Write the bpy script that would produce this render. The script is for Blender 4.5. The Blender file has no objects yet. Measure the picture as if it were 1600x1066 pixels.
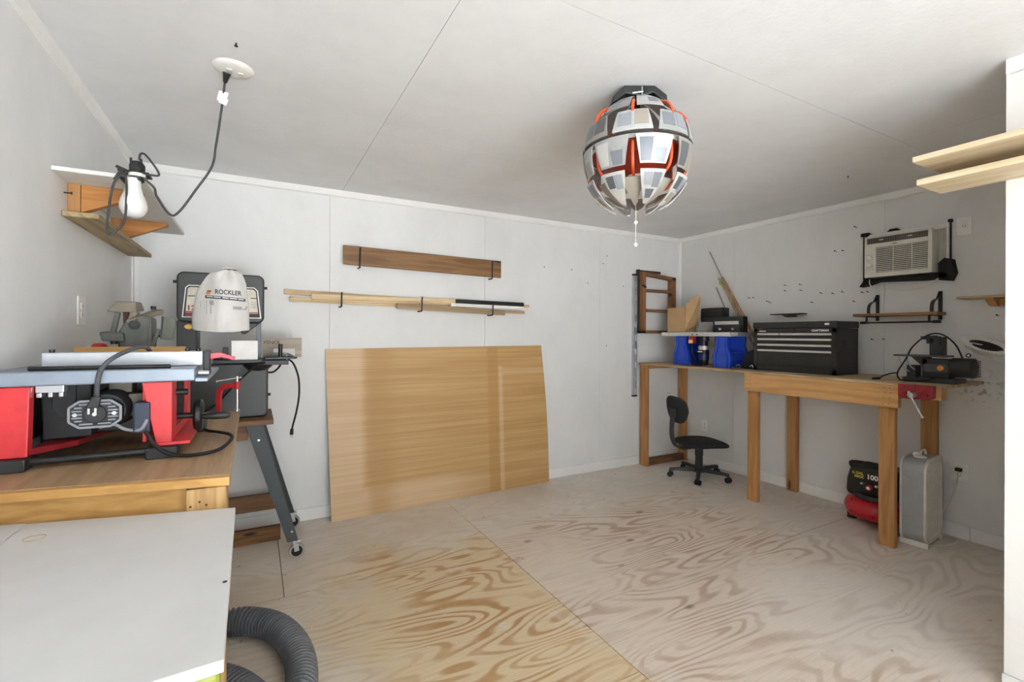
import bpy, bmesh, math, random
from mathutils import Vector, Matrix, Euler

# ------------------------------------------------------------------ camera, light, exposure
scn = bpy.context.scene
COL = scn.collection
R = math.radians

cam_d = bpy.data.cameras.new('camera')
cam = bpy.data.objects.new('camera', cam_d)
COL.objects.link(cam)
cam_d.sensor_width = 36.0
cam_d.lens = 737.0 / 1600.0 * 36.0
cam_d.shift_y = -10.6 / 1600.0
cam_d.clip_start = 0.02
YAW = R(28.65)
cam.location = (0.0, 0.0, 1.301)
cam.rotation_euler = (Matrix.Rotation(-YAW, 3, 'Z') @ Matrix.Rotation(R(90), 3, 'X')
                      @ Matrix.Rotation(R(0.25), 3, 'Z')).to_euler()
scn.camera = cam

scn.view_settings.view_transform = 'Standard'
scn.view_settings.look = 'None'
scn.view_settings.gamma = 1.0
scn.view_settings.use_curve_mapping = False
scn.view_settings.exposure = 0.68
scn.cycles.use_denoising = True
scn.cycles.max_bounces = 10
scn.cycles.diffuse_bounces = 7
scn.cycles.sample_clamp_indirect = 8.0

world = bpy.data.worlds.new('overcast_sky')
scn.world = world
world.use_nodes = True
bg = world.node_tree.nodes['Background']
bg.inputs['Color'].default_value = (0.90, 0.96, 1.0, 1)
bg.inputs['Strength'].default_value = 3.0

sun_d = bpy.data.lights.new('sun', 'SUN')
sun_d.energy = 40.0
sun_d.angle = R(1.5)
sun_d.color = (0.98, 0.985, 1.0)
sun = bpy.data.objects.new('sun', sun_d)
COL.objects.link(sun)
sun.rotation_euler = (R(-14), R(-38), 0)      # travels along the front of the shed, never in through the doorway
sun.location = (0, -6, 6)

# a sampling guide in the open doorway (emits nothing itself)
por_d = bpy.data.lights.new('doorway_portal', 'AREA')
por_d.shape = 'RECTANGLE'
DOOR_X0, DOOR_X1, DOOR_Z, FRONT_Y = -0.50, 1.74, 2.16, -1.4
por_d.size, por_d.size_y = DOOR_X1 - DOOR_X0, DOOR_Z
por_d.cycles.is_portal = True
por = bpy.data.objects.new('doorway_portal', por_d)
COL.objects.link(por)
por.location = ((DOOR_X0 + DOOR_X1) / 2, FRONT_Y - 0.06, DOOR_Z / 2)
por.rotation_euler = (R(90), 0, 0)

# ------------------------------------------------------------------ helpers
def lin(h):
    h = h.lstrip('#')
    out = []
    for i in (0, 2, 4):
        c = int(h[i:i + 2], 16) / 255
        out.append(c / 12.92 if c <= 0.04045 else ((c + 0.055) / 1.055) ** 2.4)
    return (*out, 1.0)

def base_mat(name, col, rough=0.5, metal=0.0):
    m = bpy.data.materials.new(name)
    m.use_nodes = True
    nt = m.node_tree
    b = nt.nodes['Principled BSDF']
    b.inputs['Base Color'].default_value = lin(col) if isinstance(col, str) else col
    b.inputs['Roughness'].default_value = rough
    b.inputs['Metallic'].default_value = metal
    return m, nt, b

def N(nt, typ, **kw):
    n = nt.nodes.new(typ)
    for k, v in kw.items():
        if k in n.inputs:
            n.inputs[k].default_value = v
        else:
            setattr(n, k, v)
    return n

def math_n(nt, op, a, b=None, c=None, clamp=False):
    n = nt.nodes.new('ShaderNodeMath')
    n.operation = op
    n.use_clamp = clamp
    for i, v in enumerate((a, b, c)):
        if v is None:
            continue
        if isinstance(v, (int, float)):
            n.inputs[i].default_value = v
        else:
            nt.links.new(v, n.inputs[i])
    return n.outputs[0]

def mixc(nt, fac, a, b, blend='MIX'):
    n = nt.nodes.new('ShaderNodeMix')
    n.data_type = 'RGBA'
    n.blend_type = blend
    for sock, v in ((n.inputs[0], fac), (n.inputs[6], a), (n.inputs[7], b)):
        if isinstance(v, (int, float)):
            sock.default_value = v
        elif isinstance(v, (tuple, str)):
            sock.default_value = lin(v) if isinstance(v, str) else v
        else:
            nt.links.new(v, sock)
    return n.outputs[2]

def ramp(nt, fac, p0, p1, smooth=True):
    n = nt.nodes.new('ShaderNodeMapRange')
    n.interpolation_type = 'SMOOTHSTEP' if smooth else 'LINEAR'
    n.inputs['From Min'].default_value = p0
    n.inputs['From Max'].default_value = p1
    nt.links.new(fac, n.inputs['Value'])
    return n.outputs[0]

def add_bump(nt, b, h, strength=0.3, dist=0.002):
    bu = nt.nodes.new('ShaderNodeBump')
    bu.inputs['Strength'].default_value = strength
    bu.inputs['Distance'].default_value = dist
    nt.links.new(h, bu.inputs['Height'])
    nt.links.new(bu.outputs[0], b.inputs['Normal'])

def plain(name, col, rough=0.5, metal=0.0, var=0.12, scale=18.0, bump=0.0):
    """One colour with a little wear and dust, so nothing looks like flat plastic."""
    m, nt, b = base_mat(name, col, rough, metal)
    tc = N(nt, 'ShaderNodeTexCoord')
    no = N(nt, 'ShaderNodeTexNoise', Scale=scale, Detail=5.0, Roughness=0.6)
    nt.links.new(tc.outputs['Object'], no.inputs['Vector'])
    c = lin(col) if isinstance(col, str) else col
    d = tuple(min(1, x * (1 - var)) for x in c[:3]) + (1,)
    l = tuple(min(1, x * (1 + var) + 0.01 * var) for x in c[:3]) + (1,)
    nt.links.new(mixc(nt, ramp(nt, no.outputs[0], 0.3, 0.7), d, l), b.inputs['Base Color'])
    nt.links.new(math_n(nt, 'MULTIPLY_ADD', no.outputs[0], 0.25, rough - 0.12, clamp=True), b.inputs['Roughness'])
    if bump:
        n2 = N(nt, 'ShaderNodeTexNoise', Scale=scale * 8, Detail=3.0)
        nt.links.new(tc.outputs['Object'], n2.inputs['Vector'])
        add_bump(nt, b, n2.outputs[0], bump, 0.001)
    return m

def wood(name, light, dark, axis='X', knots=True, rough=0.6, freq=1.0, con=1.0):
    m, nt, b = base_mat(name, light, rough)
    tc = N(nt, 'ShaderNodeTexCoord')
    oi = N(nt, 'ShaderNodeObjectInfo')
    off = N(nt, 'ShaderNodeVectorMath', operation='ADD')
    rnd = N(nt, 'ShaderNodeVectorMath', operation='SCALE')
    rnd.inputs[0].default_value = (7.3, 11.1, 5.7)
    nt.links.new(oi.outputs['Random'], rnd.inputs['Scale'])
    nt.links.new(tc.outputs['Object'], off.inputs[0])
    nt.links.new(rnd.outputs[0], off.inputs[1])
    mp = N(nt, 'ShaderNodeMapping')
    s = {'X': (0.9, 12, 12), 'Y': (12, 0.9, 12), 'Z': (12, 12, 0.9)}[axis]
    mp.inputs['Scale'].default_value = tuple(v * freq for v in s)
    nt.links.new(off.outputs[0], mp.inputs['Vector'])
    n1 = N(nt, 'ShaderNodeTexNoise', Scale=1.0, Detail=2.5, Distortion=0.5)
    nt.links.new(mp.outputs[0], n1.inputs['Vector'])
    rings = math_n(nt, 'SINE', math_n(nt, 'MULTIPLY', n1.outputs[0], 26.0))
    rings = ramp(nt, rings, -0.9, 1.0)
    mp2 = N(nt, 'ShaderNodeMapping')
    mp2.inputs['Scale'].default_value = tuple(v * 9 * freq for v in s)
    nt.links.new(off.outputs[0], mp2.inputs['Vector'])
    n2 = N(nt, 'ShaderNodeTexNoise', Scale=1.0, Detail=3.0)
    nt.links.new(mp2.outputs[0], n2.inputs['Vector'])
    f = math_n(nt, 'ADD', math_n(nt, 'MULTIPLY', rings, 0.55 * con), math_n(nt, 'MULTIPLY_ADD', n2.outputs[0], 0.9 * con, -0.25 * con), clamp=True)
    col = mixc(nt, f, light, dark)
    if knots:
        mk = N(nt, 'ShaderNodeMapping')
        mk.inputs['Scale'].default_value = {'X': (2.4, 9, 9), 'Y': (9, 2.4, 9), 'Z': (9, 9, 2.4)}[axis]
        nt.links.new(off.outputs[0], mk.inputs['Vector'])
        vo = N(nt, 'ShaderNodeTexVoronoi', Scale=1.0)
        nt.links.new(mk.outputs[0], vo.inputs['Vector'])
        k = ramp(nt, vo.outputs['Distance'], 0.13, 0.05)
        dd = tuple(x * 0.35 for x in (lin(dark) if isinstance(dark, str) else dark)[:3]) + (1,)
        col = mixc(nt, k, col, dd)
    nt.links.new(col, b.inputs['Base Color'])
    add_bump(nt, b, n2.outputs[0], 0.15, 0.001)
    return m

def tag(o, label=None, cat=None, group=None, kind=None):
    if label: o['label'] = label
    if cat: o['category'] = cat
    if group: o['group'] = group
    if kind: o['kind'] = kind
    return o

def thing(name, label, cat, loc=(0, 0, 0), rotz=0.0, group=None):
    o = bpy.data.objects.new(name, None)
    o.empty_display_size = 0.05
    COL.objects.link(o)
    o.location = loc
    o.rotation_euler = (0, 0, rotz)
    return tag(o, label, cat, group)

def catmull(pts, k=8, closed=False):
    P = [Vector(p) for p in pts]
    n = len(P)
    out = []
    rng = n if closed else n - 1
    for i in range(rng):
        if closed:
            a, b, c, d = P[(i - 1) % n], P[i], P[(i + 1) % n], P[(i + 2) % n]
        else:
            a, b, c, d = P[max(i - 1, 0)], P[i], P[i + 1], P[min(i + 2, n - 1)]
        for j in range(k):
            t = j / k
            out.append(0.5 * ((2 * b) + (c - a) * t + (2 * a - 5 * b + 4 * c - d) * t * t + (3 * b - a - 3 * c + d) * t ** 3))
    if not closed:
        out.append(P[-1])
    return out

class MB:
    def __init__(s):
        s.v, s.f = [], []
    def add(s, vs, fs):
        o = len(s.v)
        s.v += [tuple(v) for v in vs]
        s.f += [tuple(i + o for i in f) for f in fs]
        return s
    def bx(s, x0, x1, y0, y1, z0, z1):
        x0, x1 = min(x0, x1), max(x0, x1); y0, y1 = min(y0, y1), max(y0, y1); z0, z1 = min(z0, z1), max(z0, z1)
        v = [(x, y, z) for z in (z0, z1) for y in (y0, y1) for x in (x0, x1)]
        return s.add(v, [(0, 2, 3, 1), (4, 5, 7, 6), (0, 1, 5, 4), (2, 6, 7, 3), (0, 4, 6, 2), (1, 3, 7, 5)])
    def box(s, c, size, rot=(0, 0, 0)):
        M = Euler(rot).to_matrix()
        h = [x / 2 for x in size]
        v = [Vector(c) + M @ Vector((x * h[0], y * h[1], z * h[2])) for z in (-1, 1) for y in (-1, 1) for x in (-1, 1)]
        return s.add(v, [(0, 2, 3, 1), (4, 5, 7, 6), (0, 1, 5, 4), (2, 6, 7, 3), (0, 4, 6, 2), (1, 3, 7, 5)])
    def hexa(s, b, t):
        """four bottom points, four top points, both counter-clockwise seen from above"""
        return s.add(list(b) + list(t), [(3, 2, 1, 0), (4, 5, 6, 7), (0, 1, 5, 4), (1, 2, 6, 5), (2, 3, 7, 6), (3, 0, 4, 7)])
    def bar(s, p0, p1, w, h, up=(0, 0, 1)):
        p0, p1 = Vector(p0), Vector(p1)
        d = (p1 - p0).normalized()
        u = Vector(up)
        if abs(d.dot(u)) > 0.98:
            u = Vector((1, 0, 0))
        a = d.cross(u).normalized()
        u = a.cross(d).normalized()
        c = [(-a * w / 2 - u * h / 2), (a * w / 2 - u * h / 2), (a * w / 2 + u * h / 2), (-a * w / 2 + u * h / 2)]
        return s.add([p0 + x for x in c] + [p1 + x for x in c],
                     [(0, 1, 2, 3), (7, 6, 5, 4), (0, 4, 5, 1), (1, 5, 6, 2), (2, 6, 7, 3), (3, 7, 4, 0)])
    def cyl(s, p0, p1, r0, r1=None, n=20):
        r1 = r0 if r1 is None else r1
        p0, p1 = Vector(p0), Vector(p1)
        d = (p1 - p0).normalized()
        a = d.orthogonal().normalized()
        b = d.cross(a)
        vs = []
        for p, r in ((p0, r0), (p1, r1)):
            for i in range(n):
                t = 2 * math.pi * i / n
                vs.append(p + a * (r * math.cos(t)) + b * (r * math.sin(t)))
        fs = [(i, (i + 1) % n, n + (i + 1) % n, n + i) for i in range(n)]
        fs += [tuple(range(n - 1, -1, -1)), tuple(range(n, 2 * n))]
        return s.add(vs, fs)
    def tube(s, pts, r, n=8, k=8, closed=False, rf=None, flat=None):
        P = catmull(pts, k, closed) if k > 1 else [Vector(p) for p in pts]
        m = len(P)
        vs, fs = [], []
        T0 = (P[1] - P[0]).normalized()
        a = T0.orthogonal().normalized()
        for i in range(m):
            if closed:
                T = (P[(i + 1) % m] - P[i - 1]).normalized()
            else:
                T = (P[min(i + 1, m - 1)] - P[max(i - 1, 0)]).normalized()
            a = (a - T * a.dot(T))
            a = a.normalized() if a.length > 1e-6 else T.orthogonal().normalized()
            b = T.cross(a)
            rr = r if rf is None else rf(i / (m - 1)) * r
            for j in range(n):
                t = 2 * math.pi * j / n
                fl = 1 if flat is None else flat
                vs.append(P[i] + a * (rr * math.cos(t)) + b * (rr * fl * math.sin(t)))
        for i in range(m if closed else m - 1):
            for j in range(n):
                i2 = (i + 1) % m
                fs.append((i * n + j, i * n + (j + 1) % n, i2 * n + (j + 1) % n, i2 * n + j))
        if not closed:
            fs += [tuple(range(n - 1, -1, -1)), tuple((m - 1) * n + j for j in range(n))]
        return s.add(vs, fs)
    def prism(s, poly, axis, a, b):
        """poly: list of (u,v); axis X -> (y,z), Y -> (x,z), Z -> (x,y)"""
        def P(u, v, w):
            return {'X': (w, u, v), 'Y': (u, w, v), 'Z': (u, v, w)}[axis]
        n = len(poly)
        area = sum(poly[i][0] * poly[(i + 1) % n][1] - poly[(i + 1) % n][0] * poly[i][1] for i in range(n))
        if area < 0:
            poly = poly[::-1]
        a, b = min(a, b), max(a, b)
        if axis == 'Y':
            a, b = b, a
        vs = [P(u, v, a) for u, v in poly] + [P(u, v, b) for u, v in poly]
        fs = [(i, (i + 1) % n, n + (i + 1) % n, n + i) for i in range(n)]
        fs += [tuple(range(n - 1, -1, -1)), tuple(range(n, 2 * n))]
        return s.add(vs, fs)
    def lathe(s, prof, c=(0, 0, 0), n=28, axis='Z', M=None):
        vs, fs = [], []
        for r, z in prof:
            for i in range(n):
                t = 2 * math.pi * i / n
                p = Vector((r * math.cos(t), r * math.sin(t), z))
                if axis == 'X': p = Vector((p.z, p.x, p.y))
                elif axis == 'Y': p = Vector((p.y, p.z, p.x))
                if M is not None: p = M @ p
                vs.append(Vector(c) + p)
        for k in range(len(prof) - 1):
            for i in range(n):
                fs.append((k * n + i, k * n + (i + 1) % n, (k + 1) * n + (i + 1) % n, (k + 1) * n + i))
        return s.add(vs, fs)
    def ball(s, c, r, sc=(1, 1, 1), n=16, m=10):
        prof = [(max(1e-5, math.sin(math.pi * i / m)), -math.cos(math.pi * i / m)) for i in range(m + 1)]
        return s.lathe(prof, c, n, 'Z', Matrix.Diagonal((r * sc[0], r * sc[1], r * sc[2])))
    def rot(s, M, c=(0, 0, 0)):
        c = Vector(c)
        s.v = [tuple(c + M @ (Vector(v) - c)) for v in s.v]
        return s
    def build(s, name, mat, parent=None, bevel=0.0, smooth=None, seg=2, merge=False):
        me = bpy.data.meshes.new(name)
        me.from_pydata(s.v, [], s.f)
        if merge:
            bm = bmesh.new(); bm.from_mesh(me)
            bmesh.ops.remove_doubles(bm, verts=bm.verts, dist=1e-5)
            bmesh.ops.recalc_face_normals(bm, faces=bm.faces)
            bm.to_mesh(me); bm.free()
        me.validate()
        me.update()
        if mat: me.materials.append(mat)
        if smooth is not None:
            me.polygons.foreach_set('use_smooth', [True] * len(me.polygons))
            me.set_sharp_from_angle(angle=R(smooth))
        o = bpy.data.objects.new(name, me)
        COL.objects.link(o)
        if parent is not None:
            o.parent = parent
        if bevel:
            b = o.modifiers.new('bevel', 'BEVEL')
            b.width = bevel; b.segments = seg; b.limit_method = 'ANGLE'; b.angle_limit = R(40)
        return o

def kid(o, thing_loc):
    """mesh written in world coordinates, parented to an unrotated thing at thing_loc"""
    o.location = -Vector(thing_loc)
    return o

class W:
    """a thing whose parts are written in world coordinates"""
    def __init__(s, name, label, cat, loc, group=None):
        s.loc = Vector(loc)
        s.e = thing(name, label, cat, loc, 0, group)
    def part(s, name, mb, mat, bevel=0.0, smooth=None, under=None, label=None, seg=2, merge=False):
        o = mb.build(name, mat, under or s.e, bevel, smooth, seg, merge)
        if under is None:
            o.location = -s.loc
        if label: o['label'] = label
        return o

def text_mb(s, size, depth=0.0006, bold=0.0):
    cu = bpy.data.curves.new('lettering', 'FONT')
    cu.body = s
    cu.size = size
    cu.extrude = depth
    cu.offset = bold
    cu.align_x = 'CENTER'; cu.align_y = 'CENTER'
    cu.resolution_u = 3
    o = bpy.data.objects.new('lettering', cu)
    me = bpy.data.meshes.new_from_object(o)
    mb = MB()
    mb.v = [tuple(v.co) for v in me.vertices]
    mb.f = [tuple(p.vertices) for p in me.polygons]
    bpy.data.objects.remove(o)
    bpy.data.meshes.remove(me)
    return mb

def place_text(mb, loc, rot=(R(90), 0, 0), sx=1.0):
    M = Euler(rot).to_matrix()
    mb.v = [tuple(Vector(loc) + M @ Vector((v[0] * sx, v[1], v[2]))) for v in mb.v]
    return mb
FACE_MX = (R(90), 0, R(-90))     # lettering on a face that looks towards -X
FACE_MY = (R(90), 0, 0)          # lettering on a face that looks towards -Y

def copy_tree(o, loc=None, rotz=None):
    r = o.copy(); COL.objects.link(r)
    if loc is not None: r.location = loc
    if rotz is not None: r.rotation_euler = (0, 0, rotz)
    for ch in list(o.children):
        c = ch.copy(); COL.objects.link(c); c.parent = r
        for g in list(ch.children):
            d = g.copy(); COL.objects.link(d); d.parent = c
    return r

# ------------------------------------------------------------------ surfaces
def paint_mat(name, col, smudge=0.5, tex=0.35, streak=False, scuff=False):
    m, nt, b = base_mat(name, col, 0.62)
    geo = N(nt, 'ShaderNodeNewGeometry')
    n1 = N(nt, 'ShaderNodeTexNoise', Scale=3.0, Detail=6.0, Roughness=0.65)
    n2 = N(nt, 'ShaderNodeTexNoise', Scale=55.0, Detail=4.0, Roughness=0.7)
    n3 = N(nt, 'ShaderNodeTexNoise', Scale=11.0, Detail=3.0, Roughness=0.8)
    mp = N(nt, 'ShaderNodeMapping')
    mp.inputs['Scale'].default_value = (1, 1, 0.6) if streak else (1, 1, 1)
    nt.links.new(geo.outputs['Position'], mp.inputs['Vector'])
    for n in (n1, n2, n3):
        nt.links.new(mp.outputs[0], n.inputs['Vector'])
    c = lin(col)
    d = tuple(x * 0.94 for x in c[:3]) + (1,)
    col1 = mixc(nt, ramp(nt, n1.outputs[0], 0.35, 0.7), c, d)
    sm = math_n(nt, 'MULTIPLY', ramp(nt, n3.outputs[0], 0.70, 0.82), smudge)
    col2 = mixc(nt, sm, col1, tuple(x * 0.72 for x in c[:3]) + (1,))
    if scuff:
        # one hand-sized patch of grey scuff marks above the bench end
        sb = N(nt, 'ShaderNodeVectorMath', operation='DISTANCE')
        nt.links.new(geo.outputs['Position'], sb.inputs[0])
        sb.inputs[1].default_value = (4.0, 1.19, .98)
        n4 = N(nt, 'ShaderNodeTexNoise', Scale=26.0, Detail=3.0)
        nt.links.new(geo.outputs['Position'], n4.inputs['Vector'])
        k = math_n(nt, 'MULTIPLY', ramp(nt, sb.outputs['Value'], .15, .05), ramp(nt, n4.outputs[0], .54, .64))
        col2 = mixc(nt, math_n(nt, 'MULTIPLY', k, .6), col2, '#77736D')
    nt.links.new(col2, b.inputs['Base Color'])
    add_bump(nt, b, n2.outputs[0], tex, 0.0025)
    return m

M_WALL = paint_mat('white_wall_paint', '#E0E0DF', streak=True)
M_WALL_SCUFF = paint_mat('scuffed_white_wall_paint', '#DDDCDA', smudge=0.8, streak=True, scuff=True)
M_CEIL = paint_mat('white_ceiling_paint', '#E4E5E6', smudge=0.2, tex=0.45)
M_TRIM = paint_mat('white_trim_paint', '#E8E7E4', smudge=0.5, tex=0.12)
M_JOINT = plain('dark_joint', '#8F8C86', 0.9)

def ply_floor():
    m, nt, b = base_mat('worn_plywood_floor', '#C8B79C', 0.55)
    geo = N(nt, 'ShaderNodeNewGeometry')
    oi = N(nt, 'ShaderNodeObjectInfo')
    pos = geo.outputs['Position']
    sc = N(nt, 'ShaderNodeVectorMath', operation='SCALE')
    sc.inputs[0].default_value = (17.0, 29.0, 3.0)
    nt.links.new(oi.outputs['Random'], sc.inputs['Scale'])
    ad = N(nt, 'ShaderNodeVectorMath', operation='ADD')
    nt.links.new(pos, ad.inputs[0]); nt.links.new(sc.outputs[0], ad.inputs[1])
    mp = N(nt, 'ShaderNodeMapping')
    mp.inputs['Scale'].default_value = (0.62, 2.5, 1)
    nt.links.new(ad.outputs[0], mp.inputs['Vector'])
    n1 = N(nt, 'ShaderNodeTexNoise', Scale=1.25, Detail=2.2, Roughness=0.4, Distortion=0.3)
    nt.links.new(mp.outputs[0], n1.inputs['Vector'])
    g = math_n(nt, 'SINE', math_n(nt, 'MULTIPLY', n1.outputs[0], 125.0))
    g = ramp(nt, g, -0.25, 0.95)
    # fine fibres along the sheet
    mf = N(nt, 'ShaderNodeMapping')
    mf.inputs['Scale'].default_value = (4, 150, 1)
    nt.links.new(ad.outputs[0], mf.inputs['Vector'])
    nf = N(nt, 'ShaderNodeTexNoise', Scale=1.0, Detail=3.0)
    nt.links.new(mf.outputs[0], nf.inputs['Vector'])
    # warm bare wood on the west side, pinkish worn wood on the east side
    sep = N(nt, 'ShaderNodeSeparateXYZ')
    nt.links.new(pos, sep.inputs[0])
    X, Y = sep.outputs[0], sep.outputs[1]
    warm = ramp(nt, X, 1.305, 1.315)
    light = mixc(nt, warm, '#D8C4A2', '#D9CABB')
    dark = mixc(nt, warm, '#AE7E48', '#A3826A')
    nbig = N(nt, 'ShaderNodeTexNoise', Scale=1.6, Detail=4.0, Roughness=0.6)
    nt.links.new(pos, nbig.inputs['Vector'])
    gstr = math_n(nt, 'MULTIPLY', g, ramp(nt, nbig.outputs[0], 0.33, 0.62))
    gstr = math_n(nt, 'MULTIPLY', gstr, math_n(nt, 'MULTIPLY_ADD', warm, -0.12, 0.88))
    col = mixc(nt, gstr, light, dark)
    col = mixc(nt, math_n(nt, 'MULTIPLY', ramp(nt, nf.outputs[0], 0.4, 0.75), 0.22), col, '#8E744F')
    # knots
    mk = N(nt, 'ShaderNodeMapping')
    mk.inputs['Scale'].default_value = (1.7, 3.1, 1)
    nt.links.new(ad.outputs[0], mk.inputs['Vector'])
    vo = N(nt, 'ShaderNodeTexVoronoi', Scale=1.25)
    nt.links.new(mk.outputs[0], vo.inputs['Vector'])
    col = mixc(nt, math_n(nt, 'MULTIPLY', ramp(nt, vo.outputs['Distance'], 0.10, 0.035), 0.75), col, '#6F5A49')
    # grey dust and paint trodden in along the walls, with ragged edges
    nd = N(nt, 'ShaderNodeTexNoise', Scale=2.6, Detail=7.0, Roughness=0.68)
    nt.links.new(pos, nd.inputs['Vector'])
    wob = math_n(nt, 'MULTIPLY_ADD', nd.outputs[0], 1.3, -0.65)
    back = ramp(nt, math_n(nt, 'ADD', Y, wob), 2.5, 3.0)
    east = ramp(nt, math_n(nt, 'ADD', X, wob), 2.75, 3.25)
    west = ramp(nt, math_n(nt, 'ADD', X, wob), 0.55, 0.15)
    patch = ramp(nt, nd.outputs[0], 0.56, 0.7)
    dust = math_n(nt, 'MAXIMUM', math_n(nt, 'MAXIMUM', back, math_n(nt, 'MULTIPLY', east, 0.75)), math_n(nt, 'MAXIMUM', math_n(nt, 'MULTIPLY', west, 0.9), math_n(nt, 'MULTIPLY', patch, 0.8)))
    dcol = mixc(nt, ramp(nt, nbig.outputs[0], 0.35, 0.65), '#CCC4B9', '#DED8D0')
    col = mixc(nt, math_n(nt, 'MULTIPLY', dust, 0.78), col, dcol)
    # white dust spilled in the middle of the east half
    dx = math_n(nt, 'SUBTRACT', X, 2.55); dy = math_n(nt, 'SUBTRACT', Y, 1.15)
    dd = math_n(nt, 'SQRT', math_n(nt, 'ADD', math_n(nt, 'MULTIPLY', dx, dx), math_n(nt, 'MULTIPLY', dy, dy)))
    spill = math_n(nt, 'MULTIPLY', ramp(nt, math_n(nt, 'ADD', dd, math_n(nt, 'MULTIPLY', wob, 0.8)), 0.75, 0.2), 0.6)
    col = mixc(nt, spill, col, '#E2DCD5')
    ns = N(nt, 'ShaderNodeTexNoise', Scale=38.0, Detail=2.0)
    nt.links.new(pos, ns.inputs['Vector'])
    col = mixc(nt, math_n(nt, 'MULTIPLY', ramp(nt, ns.outputs[0], 0.72, 0.76), 0.7), col, '#E4DFD8')
    ns2 = N(nt, 'ShaderNodeTexNoise', Scale=21.0, Detail=3.0)
    nt.links.new(ad.outputs[0], ns2.inputs['Vector'])
    col = mixc(nt, math_n(nt, 'MULTIPLY', ramp(nt, ns2.outputs[0], 0.70, 0.76), 0.5), col, '#7C6C5C')
    nt.links.new(col, b.inputs['Base Color'])
    nt.links.new(math_n(nt, 'MULTIPLY_ADD', nd.outputs[0], 0.35, 0.35), b.inputs['Roughness'])
    add_bump(nt, b, nf.outputs[0], 0.12, 0.001)
    return m
M_FLOOR = ply_floor()

# ------------------------------------------------------------------ the room
XL, XR, YB, H = -0.64, 4.0, 3.57, 2.325
PX, PY = 2.45, 0.65            # corner of the partition

def struct(name, mb, mat, parent=None, bevel=0.0, **k):
    o = mb.build(name, mat, parent, bevel, **k)
    if parent is None: o['kind'] = 'structure'
    return o

G = 0.002
fl = struct('floor', MB().bx(XL - 0.1, XR + 0.1, FRONT_Y - 0.1, YB + 0.1, -0.10, -0.013), plain('dark_floor_joint', '#2E2822', .9))
for (a, b_, c, d) in [(XL, .135, 2.575, YB), (.135, 1.31, 2.575, YB), (XL, 1.31, 1.36, 2.575), (XL, 1.31, .14, 1.36), (XL, 1.31, FRONT_Y, .14),
                      (1.31, 3.75, 3.03, YB), (1.31, 3.75, 1.81, 3.03), (1.31, 3.75, .59, 1.81), (1.31, 3.75, FRONT_Y, .59), (3.75, XR, 1.81, YB), (3.75, XR, FRONT_Y, 1.81)]:
    struct('floor_sheet', MB().bx(a + G, b_ - G, c + G, d - G, -0.0125, 0.0), M_FLOOR, fl)

ce = struct('ceiling', MB().bx(XL - 0.1, XR + 0.1, FRONT_Y - 0.1, YB + 0.1, H + 0.009, H + 0.10), M_JOINT)
for (a, b_, c, d) in [(XL, .55, FRONT_Y, YB), (.55, 2.99, 2.42, YB), (2.99, XR, 2.42, YB), (.55, 2.99, 1.2, 2.42), (2.99, XR, 1.2, 2.42), (.55, 2.99, -.02, 1.2), (2.99, XR, -.02, 1.2), (.55, XR, FRONT_Y, -.02)]:
    struct('ceiling_panel', MB().bx(a + .001, b_ - .001, c + .001, d - .001, H, H + 0.009), M_CEIL, ce)

wb = struct('wall_back', MB().bx(XL - 0.1, XR + 0.1, YB + 0.009, YB + 0.12, -0.1, H + 0.1), M_JOINT)
for a, b_ in ((XL, .47), (.47, 1.69), (1.69, 2.91), (2.91, XR)):
    struct('wall_panel', MB().bx(a + .001, b_ - .001, YB, YB + 0.0085, -.01, H), M_WALL, wb)
wr = struct('wall_right', MB().bx(XR + 0.009, XR + 0.12, FRONT_Y - .1, YB + .1, -0.1, H + 0.1), M_JOINT)
for a, b_ in ((PY - .1, 1.705), (1.705, 2.925), (2.925, YB)):
    struct('wall_panel', MB().bx(XR, XR + 0.0085, a + .0008, b_ - .0008, -.01, H), M_WALL_SCUFF, wr)
wl = struct('wall_left', MB().bx(XL - 0.12, XL, FRONT_Y - .1, YB + .1, -0.1, H + 0.1), M_WALL)
wf = MB()
wf.bx(XL - .1, DOOR_X0, FRONT_Y - .12, FRONT_Y, -.1, H + .1).bx(DOOR_X1, XR + .1, FRONT_Y - .12, FRONT_Y, -.1, H + .1).bx(DOOR_X0, DOOR_X1, FRONT_Y - .12, FRONT_Y, DOOR_Z, H + .1)
struct('wall_front', wf, M_WALL)
wp = MB()
wp.bx(PX, PX + .11, FRONT_Y, PY, -.012, H + .05).bx(PX + .11, XR + .01, PY - .11, PY, -.012, H + .05)
struct('wall_partition', wp, M_WALL)

# trims and baseboards
struct('trim_1', MB().prism([(YB - .012, H - .040), (YB, H - .046), (YB, H), (YB - .022, H), (YB - .020, H - .01)], 'X', XL + .02, XR), M_TRIM)
struct('trim_2', MB().prism([(XR - .012, H - .040), (XR, H - .046), (XR, H), (XR - .022, H), (XR - .020, H - .01)], 'Y', PY, YB - .02), M_TRIM)
struct('trim_3', MB().prism([(XL + .012, H - .040), (XL, H - .046), (XL, H), (XL + .022, H), (XL + .020, H - .01)], 'Y', FRONT_Y, YB), M_TRIM)
struct('trim_4', MB().prism([(XR - .018, YB), (XR, YB - .018), (XR, YB)], 'Z', 0.1, H - .04), M_TRIM)
struct('trim_5', MB().prism([(XL + .035, YB), (XL + .035, YB - .008), (XL + .008, YB - .008), (XL + .008, YB - .035), (XL, YB - .035), (XL, YB)], 'Z', 0.0, H - .04), M_TRIM)
struct('trim_6', MB().bx(PX - .008, PX, PY - .065, PY + .002, 0.055, H - .06).bx(PX - .008, PX + .1, PY, PY + .008, .055, H), M_TRIM, bevel=.001)
struct('trim_7', MB().bx(PX - .013, PX, FRONT_Y, PY + .008, H - .055, H), M_TRIM, bevel=.001)
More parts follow.
